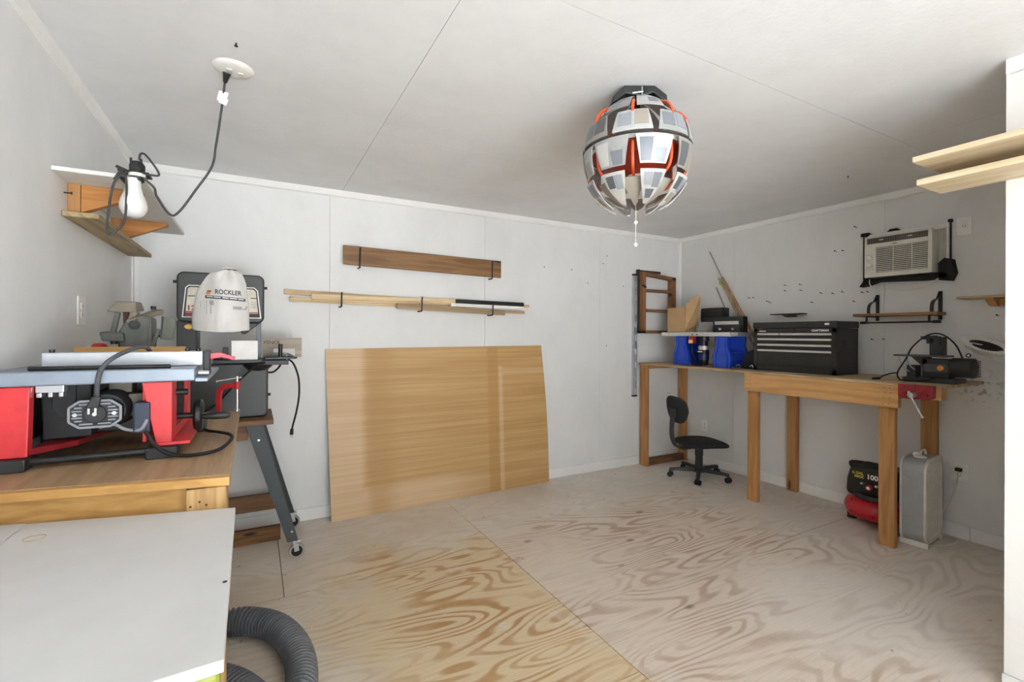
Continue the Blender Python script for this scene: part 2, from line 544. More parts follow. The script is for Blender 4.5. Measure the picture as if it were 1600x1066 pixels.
struct('baseboard_back', MB().bx(XL, XR, YB - .014, YB, 0, .085), M_TRIM, bevel=.003)
bbr = struct('baseboard_right', MB().bx(XR - .014, XR, 1.232, YB - .014, 0, .085), M_TRIM, bevel=.003)
struct('baseboard_right.001', MB().bx(XR - .0145, XR, PY, 1.229, 0, .085), M_TRIM, bevel=.003)
struct('baseboard_partition', MB().bx(PX - .015, PX, FRONT_Y, PY + .012, 0, .052), M_TRIM, bevel=.003)
struct('baseboard_left', MB().bx(XL, XL + .014, FRONT_Y, YB - .014, 0, .085), M_TRIM, bevel=.003)
# lining of the open doorway behind the camera
dj = MB().bx(DOOR_X0, DOOR_X0 + .02, FRONT_Y - .14, FRONT_Y + .01, -.01, DOOR_Z).bx(DOOR_X1 - .02, DOOR_X1, FRONT_Y - .14, FRONT_Y + .01, -.01, DOOR_Z).bx(DOOR_X0, DOOR_X1, FRONT_Y - .14, FRONT_Y + .01, DOOR_Z - .02, DOOR_Z)
struct('door_1', dj, M_TRIM)
struct('ground', MB().bx(-30, 34, -40, FRONT_Y - .12, -.35, -.16), plain('pale_concrete', '#D3D4D4', 0.8, var=.06, scale=.7))

# ------------------------------------------------------------------ common materials
M_PINE_Z = wood('pine_upright', '#BC8A55', '#8F5F33', 'Z', con=.8)
M_PINE_Y = wood('pine_along_wall', '#CE9F68', '#A37440', 'Y', con=.75)
M_PINE_X = wood('pine_cross', '#C0905C', '#946338', 'X', con=.75)
M_PINE_DK = wood('dark_pine', '#86603F', '#573A24', 'X')
M_PALE_Y = wood('pale_board', '#CDBB98', '#A58B62', 'Y')
M_TOPPLY = wood('bench_ply', '#C9B08A', '#8F7650', 'Y', knots=False)
M_BLACK = plain('black_plastic', '#1B1B1C', 0.45)
M_BLACKM = plain('black_metal', '#202122', 0.4)
M_RUBBER = plain('black_rubber', '#151515', 0.75)
M_CHAR = plain('charcoal_plastic', '#2B2D2E', 0.55)
M_STEEL = plain('bright_steel', '#C9CACB', 0.3, 0.9, var=.06)
M_SILVER = plain('silver_strip', '#C9C8C4', 0.4, 0.2, var=.05)
M_ALU = plain('brushed_aluminium', '#BFC2C6', 0.35, 0.75, var=.06)
M_WHITEP = plain('white_plastic', '#E6E4DF', 0.4, var=.04)
M_CREAM = plain('cream_plastic', '#DAD6CB', 0.45, var=.05)
M_RED = plain('red_paint', '#D8353A', 0.4, var=.10)
M_DKRED = plain('dark_red_paint', '#8E1E26', 0.45, var=.12)
M_BLUE = plain('blue_plastic', '#2448B8', 0.45, var=.10)
M_ORANGE = plain('orange_switch', '#E08A3C', 0.4)
M_YELLOW = plain('yellow_print', '#C9B64A', 0.5)
M_WHITEINK = plain('white_print', '#EDEDED', 0.5, var=.02)
M_INK = plain('black_print', '#262626', 0.6)
M_GREYINK = plain('grey_print', '#A5A7A8', 0.6)
M_CARD = plain('cardboard', '#B4946A', 0.8, var=.06)
M_HOLE = plain('nail_hole_brown', '#5A3B22', 0.9)

TOP = 1.02      # bench top height

# ------------------------------------------------------------------ long wooden workbench along the right wall
wbn = W('workbench', 'long pine workbench with a plywood top along the side wall, open below', 'workbench', (3.7, 2.35, 0))
wbn.part('bench_top', MB().prism([(3.385, 1.165), (3.985, 1.165), (3.985, 3.545), (3.385, 3.545)], 'Z', TOP - .018, TOP), M_TOPPLY, .002)
ap = wbn.part('apron', MB().bx(3.392, 3.43, 1.372, 2.385, TOP - .155, TOP - .0185), M_PINE_Y, .003, label='orange pine board along the front edge')
for y in (1.41, 1.44, 2.33, 2.36):
    for z in (.885, .92, .955, .985):
        wbn.part('nail_head', MB().cyl((3.3915, y + (z * 37 % .013), z), (3.393, y + (z * 37 % .013), z), .003, n=8), M_HOLE, under=ap)
for (x, y0, y1) in ((3.431, 1.405, 1.490), (3.431, 2.300, 2.385), (3.395, 3.445, 3.53), (3.945, 1.385, 1.470), (3.945, 2.296, 2.380), (3.945, 3.450, 3.54)):
    wbn.part('leg', MB().bx(x, x + .038, y0, y1, 0, TOP - .0185), M_PINE_Z, .003)
wbn.part('end_rail', MB().bx(3.434, 3.944, 3.47, 3.508, TOP - .058, TOP - .019), M_PINE_X, .002)
wbn.part('foot_rail', MB().bx(3.434, 3.944, 3.462, 3.50, .002, .068), M_PINE_DK, .002, label='dark brown rail at the floor')
wbn.part('cross_rail', MB().bx(3.47, 3.944, 1.41, 1.448, TOP - .108, TOP - .019), M_PINE_X, .002)
wbn.part('cross_rail', MB().bx(3.47, 3.944, 2.32, 2.358, TOP - .108, TOP - .019), M_PINE_X, .002)
wbn.part('vise_block', MB().bx(3.40, 3.47, 1.172, 1.365, TOP - .085, TOP - .019), M_PINE_Y, .002)

# vise
v = W('bench_vise', 'dark red woodworking vise with a slanting steel handle on the bench front', 'vise', (3.36, 1.27, TOP - .08))
v.part('jaw', MB().prism([(1.19, TOP - .002), (1.358, TOP - .002), (1.358, TOP - .072), (1.335, TOP - .085), (1.215, TOP - .085), (1.19, TOP - .072)], 'X', 3.352, 3.383), M_DKRED, .003)
j2 = MB()
j2.bar((3.350, 1.335, TOP - .012), (3.350, 1.282, TOP - .05), .008, .012, (1, 0, 0)).bar((3.350, 1.213, TOP - .012), (3.350, 1.268, TOP - .05), .008, .012, (1, 0, 0)).bar((3.350, 1.275, TOP - .008), (3.350, 1.275, TOP - .08), .006, .010, (1, 0, 0))
v.part('jaw_rib', j2, M_DKRED, .001)
for y in (1.225, 1.325):
    v.part('guide_boss', MB().cyl((3.35, y, TOP - .058), (3.338, y, TOP - .058), .012), M_DKRED, .001, 40)
v.part('screw_hub', MB().cyl((3.352, 1.278, TOP - .06), (3.30, 1.278, TOP - .06), .016), M_STEEL, .002, 40)
v.part('handle', MB().cyl((3.312, 1.288, TOP - .045), (3.312, 1.228, TOP - .175), .0055, n=12).ball((3.312, 1.2875, TOP - .044), .009).ball((3.312, 1.228, TOP - .176), .009), M_STEEL, 0, 40)

# ------------------------------------------------------------------ black tool chest
CX0, CX1, CY0, CY1, CZ = 3.58, 3.87, 1.81, 2.433, TOP
tc_ = W('tool_chest', 'black metal tool chest with silver drawer pulls on the bench', 'tool chest', ((CX0 + CX1) / 2, (CY0 + CY1) / 2, CZ))
CHH = .385
body = MB().bx(CX0 + .012, CX1, CY0, CY1, CZ, CZ + CHH - .052)
body.bx(CX0, CX0 + .012, CY0, CY0 + .03, CZ, CZ + CHH - .052).bx(CX0, CX0 + .012, CY1 - .03, CY1, CZ, CZ + CHH - .052)
body.bx(CX0, CX0 + .012, CY0, CY1, CZ, CZ + .04).bx(CX0, CX0 + .012, CY0, CY1, CZ + CHH - .083, CZ + CHH - .052)
M_CHEST = plain('black_chest_paint', '#232423', 0.45, var=.15)
tc_.part('body', body, M_CHEST, .0015)
tc_.part('lid', MB().bx(CX0 - .006, CX1 + .004, CY0 - .005, CY1 + .005, CZ + CHH - .050, CZ + CHH), M_CHEST, .006, seg=3)
tc_.part('latch', MB().bx(CX0 - .010, CX0, 2.10, 2.135, CZ + CHH - .085, CZ + CHH - .045), M_BLACKM, .002)
tc_.part('side_handle', MB().bx(3.70, 3.78, CY0 - .006, CY0, CZ + .20, CZ + .255), M_BLACKM, .003)
tc_.part('lid_tab', MB().bx(CX0 - .0075, CX0 - .005, 1.855, 1.885, CZ + CHH - .028, CZ + CHH - .014), M_WHITEINK)
dy0, dy1 = CY0 + .032, CY1 - .032
rows = [(CZ + .262, CZ + .299), (CZ + .218, CZ + .259), (CZ + .174, CZ + .215), (CZ + .045, CZ + .171)]
for i, (z0, z1) in enumerate(rows):
    spans = [(dy0, dy1)] if i else [(dy0, dy1 - .185), (dy1 - .18, dy1)]
    for a, b_ in spans:
        d_ = tc_.part('drawer', MB().bx(CX0 + .004, CX0 + .012, a, b_, z0, z1 - .001), M_CHEST, .001)
        tc_.part('drawer_pull', MB().prism([(CX0 - .006, z1 - .016), (CX0 + .004, z1 - .016), (CX0 + .004, z1 - .001), (CX0 - .008, z1 - .001)], 'Y', a + .002, b_ - .002), M_SILVER, .001, under=d_)
tc_.part('lettering', place_text(text_mb('CRAFTSMAN', .021, bold=.0006), (CX0 - .0012, 1.92, CZ + CHH - .068), FACE_MX), M_WHITEINK)
tc_.part('badge', MB().bx(CX0 - .001, CX0, 2.33, 2.385, CZ + .311, CZ + .316), M_WHITEINK).__setitem__('label', 'tiny white badge print')
tc_.part('badge', MB().bx(CX0 - .001, CX0, 2.33, 2.385, CZ + .318, CZ + .321), M_RED)

# ------------------------------------------------------------------ router table with blue plastic legs
rt = W('router_table', 'small router table with a white top and blue plastic legs', 'router table', (3.66, 2.93, TOP))
rt.part('table_top', MB().bx(3.505, 3.80, 2.60, 3.36, 1.290, 1.326), M_SILVER, .004)
rt.part('wing', MB().bx(3.52, 3.80, 2.535, 2.598, 1.297, 1.324), M_ALU, .003)
for y in (2.985, 2.935):
    rt.part('bolt', MB().cyl((3.502, y, 1.305), (3.506, y, 1.305), .006, n=10), M_BLACK)
def leg_profile(yc, w_top, w_mid, w_bot):
    z0, z1 = TOP, 1.290
    L = [(yc - w_top, z1), (yc - w_top, z1 - .03), (yc - w_mid, z1 - .085), (yc - w_bot, z0 + .11), (yc - w_bot, z0)]
    Rr = [(yc + w_bot, z0), (yc + w_bot, z0 + .11), (yc + w_mid, z1 - .085), (yc + w_top, z1 - .03), (yc + w_top, z1)]
    return L + Rr
for (yc, x0) in ((3.15, 3.535), (2.70, 3.52)):
    l1 = rt.part('leg', MB().prism(leg_profile(yc, .062, .056, .085), 'X', x0, x0 + .035), M_BLUE, .006)
    rib = MB()
    for s_ in (-1, 1):
        pr = [(yc + s_ * .048, 1.285), (yc + s_ * .024, 1.285), (yc + s_ * .022, 1.20), (yc + s_ * .045, TOP + .11), (yc + s_ * .045, TOP + .004), (yc + s_ * .068, TOP + .004), (yc + s_ * .068, TOP + .11), (yc + s_ * .042, 1.20)]
        rib.prism(pr, 'X', x0 - .010, x0 + .001)
    rt.part('rib', rib, M_BLUE, .003, under=l1)
    l2 = rt.part('leg', MB().prism(leg_profile(yc - .02, .062, .056, .085), 'X', x0 + .205, x0 + .235), M_BLUE, .006)
    rt.part('leg_web', MB().bx(x0 + .034, x0 + .206, yc + .03, yc + .045, TOP + .02, 1.288).bx(x0 + .034, x0 + .206, yc - .07, yc + .03, 1.15, 1.16), M_BLUE, .002)
rt.part('router_body', MB().lathe([(.0, .0), (.030, .0), (.040, .01), (.042, .09), (.046, .10), (.046, .15), (.036, .16), (.036, .215), (.05, .22), (.05, .262)], (3.62, 2.955, 1.028), 24), M_BLACK, 0, 40)
rt.part('router_band', MB().lathe([(.044, .0), (.0475, .002), (.0475, .035), (.044, .037)], (3.62, 2.955, 1.165), 24), M_SILVER, 0, 40)
rt.part('router_sleeve', MB().lathe([(.0435, .0), (.0455, .002), (.0455, .05), (.0435, .052)], (3.62, 2.955, 1.075), 24), plain('dark_blue_band', '#1C2C5C', .4), 0, 40)
rt.part('lettering', MB().bx(3.567, 3.569, 2.93, 2.985, 1.146, 1.153), M_WHITEINK)
sw = rt.part('switch_box', MB().bx(3.51, 3.55, 2.98, 3.03, 1.225, 1.289), M_DKRED, .004)
rt.part('switch_key', MB().bx(3.503, 3.511, 2.985, 3.028, 1.225, 1.258), plain('yellow_key', '#E9B44A', .4), .002, under=sw)
rt.part('power_cord', MB().tube([(3.53, 3.005, 1.226), (3.53, 3.01, 1.15), (3.55, 2.99, 1.07), (3.54, 3.02, 1.03), (3.56, 2.93, 1.030), (3.60, 2.93, 1.06)], .005), M_RUBBER, 0, 60)
fe = rt.part('fence', MB().bx(3.68, 3.74, 2.60, 3.02, 1.327, 1.465), M_BLACK, .004)
rt.part('fence_strip', MB().bx(3.672, 3.680, 2.64, 2.88, 1.395, 1.425), M_SILVER, .001, under=fe)
rt.part('fence_face', MB().bx(3.66, 3.68, 2.615, 2.89, 1.328, 1.392), M_CHAR, .002, under=fe)
for y in (2.68, 2.81):
    rt.part('fence_knob', MB().cyl((3.66, y, 1.355), (3.645, y, 1.355), .010, n=12), M_STEEL, 0, 40, under=fe)
rt.part('bit_guard', MB().prism([(2.90, 1.327), (3.00, 1.327), (3.00, 1.39), (2.97, 1.42), (2.90, 1.42)], 'X', 3.60, 3.679), plain('smoky_guard', '#8C8A86', .3), .003)

cb = W('cardboard_box', 'open brown cardboard box with one flap standing up on the router table', 'box', (3.60, 3.19, 1.326))
bxm = MB()
for args in ((3.535, 3.539, 3.10, 3.31, 1.327, 1.56), (3.68, 3.684, 3.10, 3.31, 1.327, 1.56), (3.539, 3.68, 3.10, 3.104, 1.327, 1.56), (3.539, 3.68, 3.306, 3.31, 1.327, 1.56), (3.539, 3.68, 3.104, 3.306, 1.327, 1.331)):
    bxm.bx(*args)
cb.part('carton', bxm, M_CARD)
cb.part('flap', MB().hexa([(3.535, 3.10, 1.345), (3.54, 3.097, 1.345), (3.675, 3.07, 1.40), (3.67, 3.073, 1.40)], [(3.53, 3.08, 1.60), (3.535, 3.075, 1.60), (3.62, 2.99, 1.655), (3.615, 2.995, 1.655)]), M_CARD)
cb.part('tuck_tab', MB().hexa([(3.545, 3.065, 1.60), (3.549, 3.061, 1.60), (3.605, 3.005, 1.637), (3.60, 3.008, 1.637)], [(3.55, 3.05, 1.632), (3.554, 3.046, 1.632), (3.60, 2.995, 1.667), (3.596, 2.999, 1.667)]), M_CARD)
cs = W('organiser_case', 'small black case with ridged front beside the cardboard box', 'case', (3.78, 2.98, 1.327))
cs.part('case_body', MB().bx(3.755, 3.85, 2.86, 3.10, 1.327, 1.555), M_BLACK, .006)
for k in range(6):
    cs.part('ridge', MB().bx(3.748, 3.756, 2.865, 3.095, 1.345 + k * .034, 1.365 + k * .034), M_CHAR, .002)

# ------------------------------------------------------------------ thin strips leaning on the wall behind the chest
M_STRIP = wood('strip_wood', '#C9A273', '#9B7347', 'Z', knots=False)
M_GREEN = plain('green_tape', '#8FBF6A', .6)
def strip(p0, p1, w, h, mat, label):
    o = MB().bar(p0, p1, w, h, (1, 0, 0)).build('wood_strip', mat, None, .0008)
    tag(o, label, 'wood strip', 'strips leaning in the corner behind the tool chest')
    return o
s1 = strip((3.86, 2.53, TOP + .004), (3.986, 3.185, 2.13), .007, .007, plain('grey_rod', '#8B8781', .5), 'long thin grey rod leaning on the wall behind the black chest')
s2 = strip((3.925, 2.50, TOP + .008), (3.984, 3.045, 1.86), .026, .014, M_STRIP, 'wide tan wooden strip leaning on the wall behind the black chest')
strip((3.92, 2.555, TOP + .006), (3.985, 3.085, 1.86), .016, .012, wood('strip_pale', '#D8BE94', '#AE8C5C', 'Z', knots=False), 'narrow pale wooden strip leaning on the wall with green tape')
strip((3.85, 2.66, TOP + .004), (3.988, 3.11, 1.77), .006, .006, plain('dark_rod', '#5E5C58', .5), 'short thin dark rod leaning on the wall beside the strips')
gt = MB().bar((3.9785, 3.040, 1.788), (3.9815, 3.060, 1.822), .026, .020, (1, 0, 0)).build('tape_wrap', M_GREEN, None)
for o in list(bpy.data.objects):
    if o.get('label', '').endswith('with green tape'):
        gt.parent = o

bagp = W('tool_pouch', 'crumpled black tool pouch with loose straps beside the black chest', 'pouch', (3.70, 2.51, TOP))
bagp.part('pouch_body', MB().prism([(2.45, TOP), (2.565, TOP), (2.57, TOP + .06), (2.53, TOP + .13), (2.48, TOP + .165), (2.452, TOP + .12)], 'X', 3.62, 3.72), M_BLACK, .012, 40, seg=3)
bagp.part('strap', MB().tube([(3.60, 2.62, TOP + .008), (3.59, 2.58, TOP + .03), (3.60, 2.54, TOP + .012), (3.59, 2.49, TOP + .03), (3.61, 2.46, TOP + .01)], .008, flat=.4), M_BLACK, 0, 60)
bagp.part('buckle', MB().tube([(3.585, 2.60, TOP + .02), (3.585, 2.575, TOP + .035), (3.588, 2.56, TOP + .02)], .003).tube([(3.588, 2.475, TOP + .022), (3.588, 2.455, TOP + .035), (3.59, 2.445, TOP + .016)], .004), M_STEEL, 0, 60)

# ------------------------------------------------------------------ scroll saw
ss = W('scroll_saw', 'small black scroll saw with an orange switch on the end of the bench', 'saw', (3.62, 1.29, TOP))
ss.part('base', MB().bx(3.55, 3.72, 1.165, 1.415, TOP, TOP + .028), M_CHAR, .004)
ss.part('motor', MB().cyl((3.63, 1.10, TOP + .095), (3.63, 1.20, TOP + .095), .058, n=24).bx(3.58, 3.68, 1.20, 1.33, TOP + .03, TOP + .145), M_BLACKM, .004, 40)
fin = MB()
for k in range(9):
    a = k * math.pi / 8 - math.pi / 2
    fin.bx(3.63 - .058, 3.63 + .058, 1.092, 1.10, TOP + .045 + k * .011, TOP + .050 + k * .011)
ss.part('cooling_fin', fin, M_BLACK)
ss.part('switch_plate', MB().prism([(1.205, TOP + .075), (1.215, TOP + .065), (1.31, TOP + .065), (1.32, TOP + .075), (1.32, TOP + .105), (1.31, TOP + .115), (1.215, TOP + .115), (1.205, TOP + .105)], 'X', 3.574, 3.58), plain('grey_plate', '#4A4C4E', .4), .001)
ss.part('switch', MB().lathe([(.0, .006), (.014, .005), (.017, .0)], (3.574, 1.238, TOP + .09), 16, 'X', Matrix.Diagonal((-1, 1, 1))), M_ORANGE, 0, 50)
ss.part('saw_table', MB().bx(3.53, 3.70, 1.215, 1.455, TOP + .155, TOP + .165), plain('grey_table', '#55585A', .35, .4), .002)
ss.part('front_post', MB().bx(3.58, 3.66, 1.36, 1.405, TOP + .027, TOP + .10).prism([(1.30, TOP + .155), (1.385, TOP + .155), (1.33, TOP + .10), (1.30, TOP + .10)], 'X', 3.58, 3.64), M_CHAR, .003)
ss.part('tilt_scale', MB().tube([(3.565, 1.44, TOP + .15), (3.565, 1.425, TOP + .10), (3.565, 1.385, TOP + .06)], .006, flat=.4).tube([(3.57, 1.40, TOP + .15), (3.57, 1.385, TOP + .10), (3.57, 1.36, TOP + .075)], .006, flat=.4), plain('pale_scale', '#B9BDAF', .4, .4), 0, 60)
ss.part('arm', MB().bx(3.60, 3.66, 1.235, 1.30, TOP + .165, TOP + .275).bx(3.60, 3.655, 1.275, 1.315, TOP + .235, TOP + .285), M_CHAR, .004)
ss.part('arm_knob', MB().cyl((3.60, 1.252, TOP + .225), (3.60, 1.252, TOP + .28), .010, n=14).cyl((3.59, 1.31, TOP + .270), (3.59, 1.335, TOP + .270), .010, n=14), M_BLACKM, 0, 40)
pc = ss.part('power_cord', MB().tube([(3.63, 1.155, TOP + .15), (3.63, 1.19, TOP + .235), (3.62, 1.25, TOP + .292), (3.60, 1.31, TOP + .285), (3.57, 1.37, TOP + .215), (3.56, 1.40, TOP + .14), (3.545, 1.435, TOP + .06), (3.535, 1.43, TOP + .02), (3.53, 1.40, TOP + .006), (3.525, 1.30, TOP + .012), (3.545, 1.25, TOP + .035)], .0045), M_RUBBER, 0, 60)
ss.part('plug_cord', MB().tube([(3.545, 1.435, TOP + .05), (3.52, 1.46, TOP + .045), (3.48, 1.485, TOP + .03), (3.46, 1.50, TOP + .012)], .0042).cyl((3.462, 1.498, TOP + .014), (3.44, 1.53, TOP + .010), .009, .006, 12), M_RUBBER, 0, 60, under=pc)

# ------------------------------------------------------------------ window air conditioner set into the right wall
ac = W('air_conditioner', 'cream window air conditioner mounted high through the side wall', 'air conditioner', (XR, 1.56, 1.70))
AX = 3.865
ac.part('housing', MB().bx(AX + .02, XR - .001, 1.39, 1.765, 1.722, 2.005), M_CREAM, .004)
front = MB()
y0, y1, z0, z1 = 1.383, 1.77, 1.718, 2.010
front.bx(AX + .012, AX + .022, y0, y1, z0, z1)
front.bx(AX, AX + .012, y0, y1, z0, 1.748).bx(AX, AX + .012, y0, y0 + .022, 1.748, z1).bx(AX, AX + .012, 1.70, y1, 1.748, 1.955).bx(AX, AX + .012, y1 - .013, y1, 1.955, z1)
front.bx(AX, AX + .012, y0 + .022, 1.70, 1.925, 1.955).bx(AX, AX + .012, y0 + .022, y1 - .013, 1.998, z1)
front.bx(AX, AX + .012, 1.49, 1.494, 1.748, 1.925).bx(AX, AX + .012, 1.595, 1.599, 1.748, 1.925)
fr = ac.part('front_panel', front, M_CREAM, .0015)
M_DARKV = plain('dark_vent', '#4D4A45', .6)
ac.part('intake_back', MB().bx(AX + .0115, AX + .0125, 1.405, 1.70, 1.748, 1.925), M_DARKV, under=fr)
for k in range(14):
    z = 1.7505 + k * .0126
    ac.part('louver', MB().prism([(AX + .0005, z), (AX + .011, z + .005), (AX + .011, z + .0085), (AX + .0005, z + .0045)], 'Y', 1.405, 1.70), M_CREAM, under=fr)
tv = ac.part('top_vent', MB().bx(AX + .006, AX + .013, 1.406, 1.756, 1.957, 1.996), plain('vent_brown', '#6E675F', .5))
for k in range(26):
    ac.part('vent_blade', MB().bx(AX + .003, AX + .007, 1.41 + k * .0133, 1.413 + k * .0133, 1.959, 1.994), M_DARKV, under=tv)
for y in (1.49, 1.655):
    ac.part('vent_tab', MB().bx(AX, AX + .005, y, y + .025, 1.974, 1.981), M_CREAM, under=tv)
ac.part('badge', MB().bx(AX - .0006, AX, 1.575, 1.60, 1.938, 1.942), M_INK)
cp = ac.part('control_panel', MB().bx(AX - .001, AX, 1.712, 1.757, 1.765, 1.885), plain('pale_panel', '#CFCBC0', .5), .0005)
for z in (1.858, 1.805):
    ac.part('knob', MB().cyl((AX - .001, 1.735, z), (AX - .016, 1.735, z), .015, .012, 18).bx(AX - .020, AX - .012, 1.732, 1.738, z - .013, z + .013), M_WHITEP, .001, 40, under=cp)
ac.part('side_curtain', MB().bx(3.985, 3.999, 1.335, 1.392, 1.725, 2.045).bx(3.978, 3.986, 1.338, 1.350, 1.725, 2.045), M_WHITEP, .002)
for k in range(5):
    ac.part('curtain_pleat', MB().bx(3.975, 3.986, 1.353 + k * .0075, 1.357 + k * .0075, 1.735, 2.02), M_CREAM)
ac.part('top_rail', MB().bx(3.975, 3.999, 1.335, 1.80, 2.012, 2.045), M_WHITEP, .002)
fo = MB()
fo.bx(3.985, 3.999, 1.328, 1.337, 1.76, 2.06).bx(3.97, 3.999, 1.322, 1.340, 2.045, 2.065).bx(3.985, 3.999, 1.775, 1.835, 1.70, 2.05)
fo.prism([(1.33, 1.716), (1.80, 1.716), (1.835, 1.66), (1.80, 1.665), (1.72, 1.69), (1.45, 1.675), (1.33, 1.68)], 'X', 3.93, 3.999)
fo.prism([(1.31, 1.80), (1.345, 1.81), (1.375, 1.78), (1.375, 1.67), (1.315, 1.66), (1.295, 1.71)], 'X', 3.93, 3.999)
fo.bx(3.96, 3.999, 1.79, 1.84, 2.035, 2.06).prism([(1.60, 2.046), (1.68, 2.046), (1.66, 2.062), (1.62, 2.062)], 'X', 3.97, 3.999)
ac.part('sealing_foam', fo, M_RUBBER, .002, label='black foam and tape sealing the opening')
ac.part('power_cord', MB().tube([(3.926, 1.765, 1.712), (3.924, 1.762, 1.675), (3.928, 1.735, 1.645), (3.94, 1.66, 1.632), (3.945, 1.55, 1.622), (3.945, 1.46, 1.630), (3.94, 1.41, 1.655), (3.928, 1.372, 1.680)], .0035), M_CREAM, 0, 60)

# ------------------------------------------------------------------ strap-bracket shelf under the air conditioner
M_SHELFW = wood('shelf_wood', '#A8794C', '#6E4827', 'Y', knots=False)
sh = W('wall_shelf', 'brown wood shelf held by black metal straps with a towel bar below', 'shelf', (XR, 1.6, 1.44))
sh.part('board', MB().bx(3.865, XR - .001, 1.355, 1.845, 1.440, 1.460), M_SHELFW, .002)
for y in (1.385, 1.745):
    br = sh.part('bracket', MB().bx(XR - .006, XR - .001, y - .011, y + .011, 1.41, 1.600), M_BLACKM, .001)
    pts = [(XR - .008, y, 1.592), (XR - .020, y, 1.575), (XR - .045, y, 1.550), (XR - .085, y, 1.540), (XR - .118, y, 1.520), (XR - .130, y, 1.490), (XR - .130, y, 1.455)]
    P = catmull(pts, 6)
    m_ = MB()
    for a, b_ in zip(P[:-1], P[1:]):
        d = (b_ - a).normalized()
        m_.bar(a - d * .0008, b_ + d * .0008, .004, .020, (0, 1, 0))
    sh.part('strap', m_, M_BLACKM, under=br)
    sh.part('strap_foot', MB().bx(3.862, XR - .001, y - .010, y + .010, 1.434, 1.4405), M_BLACKM, .0005, under=br)
    sh.part('bar_hanger', MB().bx(3.885, 3.893, y + .02 - .006, y + .02 + .006, 1.395, 1.440), M_BLACKM, .0005, under=br)
sh.part('towel_bar', MB().cyl((3.889, 1.355, 1.395), (3.889, 1.80, 1.395), .0065, n=14).cyl((3.889, 1.345, 1.395), (3.889, 1.385, 1.395), .010, n=14).cyl((3.889, 1.77, 1.395), (3.889, 1.805, 1.395), .010, n=14), M_BLACKM, 0, 40)

ls = W('wall_ledge', 'narrow dark ledge on the wall above the black chest', 'shelf', (XR, 2.38, 1.475))
ls.part('board', MB().bx(3.92, XR - .001, 2.245, 2.515, 1.477, 1.485), plain('dark_brown_board', '#3E3029', .5), .001)
ls.part('bracket', MB().prism([(3.935, 1.477), (XR - .001, 1.477), (XR - .001, 1.455), (3.97, 1.460)], 'Y', 2.33, 2.42), M_PINE_DK, .001)
ws = W('wood_shelf', 'small raw wood shelf with a corbel beside the partition edge', 'shelf', (XR, 1.05, 1.53))
ws.part('board', MB().bx(3.87, XR - .001, .82, 1.265, 1.535, 1.549), M_PALE_Y, .002)
ws.part('corbel', MB().prism([(3.885, 1.535), (XR - .001, 1.535), (XR - .001, 1.485), (3.96, 1.488)], 'Y', 1.10, 1.14).bx(3.975, XR - .001, .84, 1.10, 1.49, 1.535), M_PINE_Y, .002)

# round reflector lamp on the right wall beside the partition
rl = W('reflector_lamp', 'round white ribbed reflector with a dark inside on the wall beside the partition', 'lamp', (3.93, 1.11, 1.18))
Mt = Matrix.Rotation(R(-30), 3, Vector((math.cos(YAW), -math.sin(YAW), 0))) @ Matrix.Identity(3)
Mt = Matrix.Rotation(R(26), 3, Vector((math.cos(YAW), -math.sin(YAW), 0)))
c0 = Vector((3.80, 1.105, 1.250))
rl.part('shell', MB().lathe([(.05, -.05), (.09, -.03), (.120, .0), (.112, .004), (.070, -.012)], c0, 40, 'Z', Mt), M_WHITEP, 0, 40)
rl.part('inner_dish', MB().lathe([(.0001, -.030), (.045, -.028), (.078, -.006), (.074, -.014), (.05, -.034)], c0, 40, 'Z', Mt), M_BLACK, 0, 40)
for k in range(20):
    a = k * 2 * math.pi / 40 + R(95)
    pa = c0 + Mt @ Vector((.074 * math.cos(a), .074 * math.sin(a), -.008)); pb = c0 + Mt @ Vector((.116 * math.cos(a), .116 * math.sin(a), .003))
    rl.part('rib', MB().cyl(pa, pb, .0045, n=8), M_WHITEP, 0, 40)
rl.part('clip', MB().bar(c0 + Vector((-.03, .06, .012)), c0 + Vector((-.06, .05, -.055)), .016, .006).bar(c0 + Vector((-.03, .06, .012)), c0 + Vector((.02, .03, .0)), .03, .005), M_WHITEP, .001)
rl.part('ring', MB().tube([c0 + Vector((-.063 + .0, .058 + .010 * math.cos(t), -.064 + .010 * math.sin(t))) for t in [k * math.pi / 4 for k in range(8)]], .003, k=3, closed=True), M_BLACKM, 0, 60)
rl.part('wall_arm', MB().cyl(c0 + Vector((.04, .0, -.05)), (XR - .012, 1.10, 1.18), .010, n=14).cyl((XR - .012, 1.10, 1.18), (XR - .001, 1.10, 1.18), .03, n=20), M_WHITEP, 0, 40)

# ------------------------------------------------------------------ box fan
fan = thing('box_fan', 'grey and white box fan standing on the floor beside the bench leg', 'fan', (3.735, 1.385, 0), R(6))
fw, fd, fh, fz = .165, .065, .515, .022
def rrect(w, z0, z1, r, n=6):
    out = []
    for cx, cz, a0 in ((w - r, z1 - r, 0), (-w + r, z1 - r, 90), (-w + r, z0 + r, 180), (w - r, z0 + r, 270)):
        for i in range(n + 1):
            a = R(a0 + 90 * i / n)
            out.append((cx + r * math.cos(a), cz + r * math.sin(a)))
    return out
M_FANG = plain('grey_fan_shell', '#A3A5A6', .45, var=.05)
M_FANW = plain('offwhite_fan_plastic', '#D8D4C9', .5, var=.06)
def ring(outer, inner, y0, y1):
    m = MB(); n = len(outer)
    for (a, ya) in ((outer, y0), (outer, y1), (inner, y0), (inner, y1)):
        m.v += [(x, ya, z) for x, z in a]
    for i in range(n):
        j = (i + 1) % n
        m.f += [(i, j, n + j, n + i), (2 * n + j, 2 * n + i, 3 * n + i, 3 * n + j), (j, i, 2 * n + i, 2 * n + j), (n + i, n + j, 3 * n + j, 3 * n + i)]
    return m
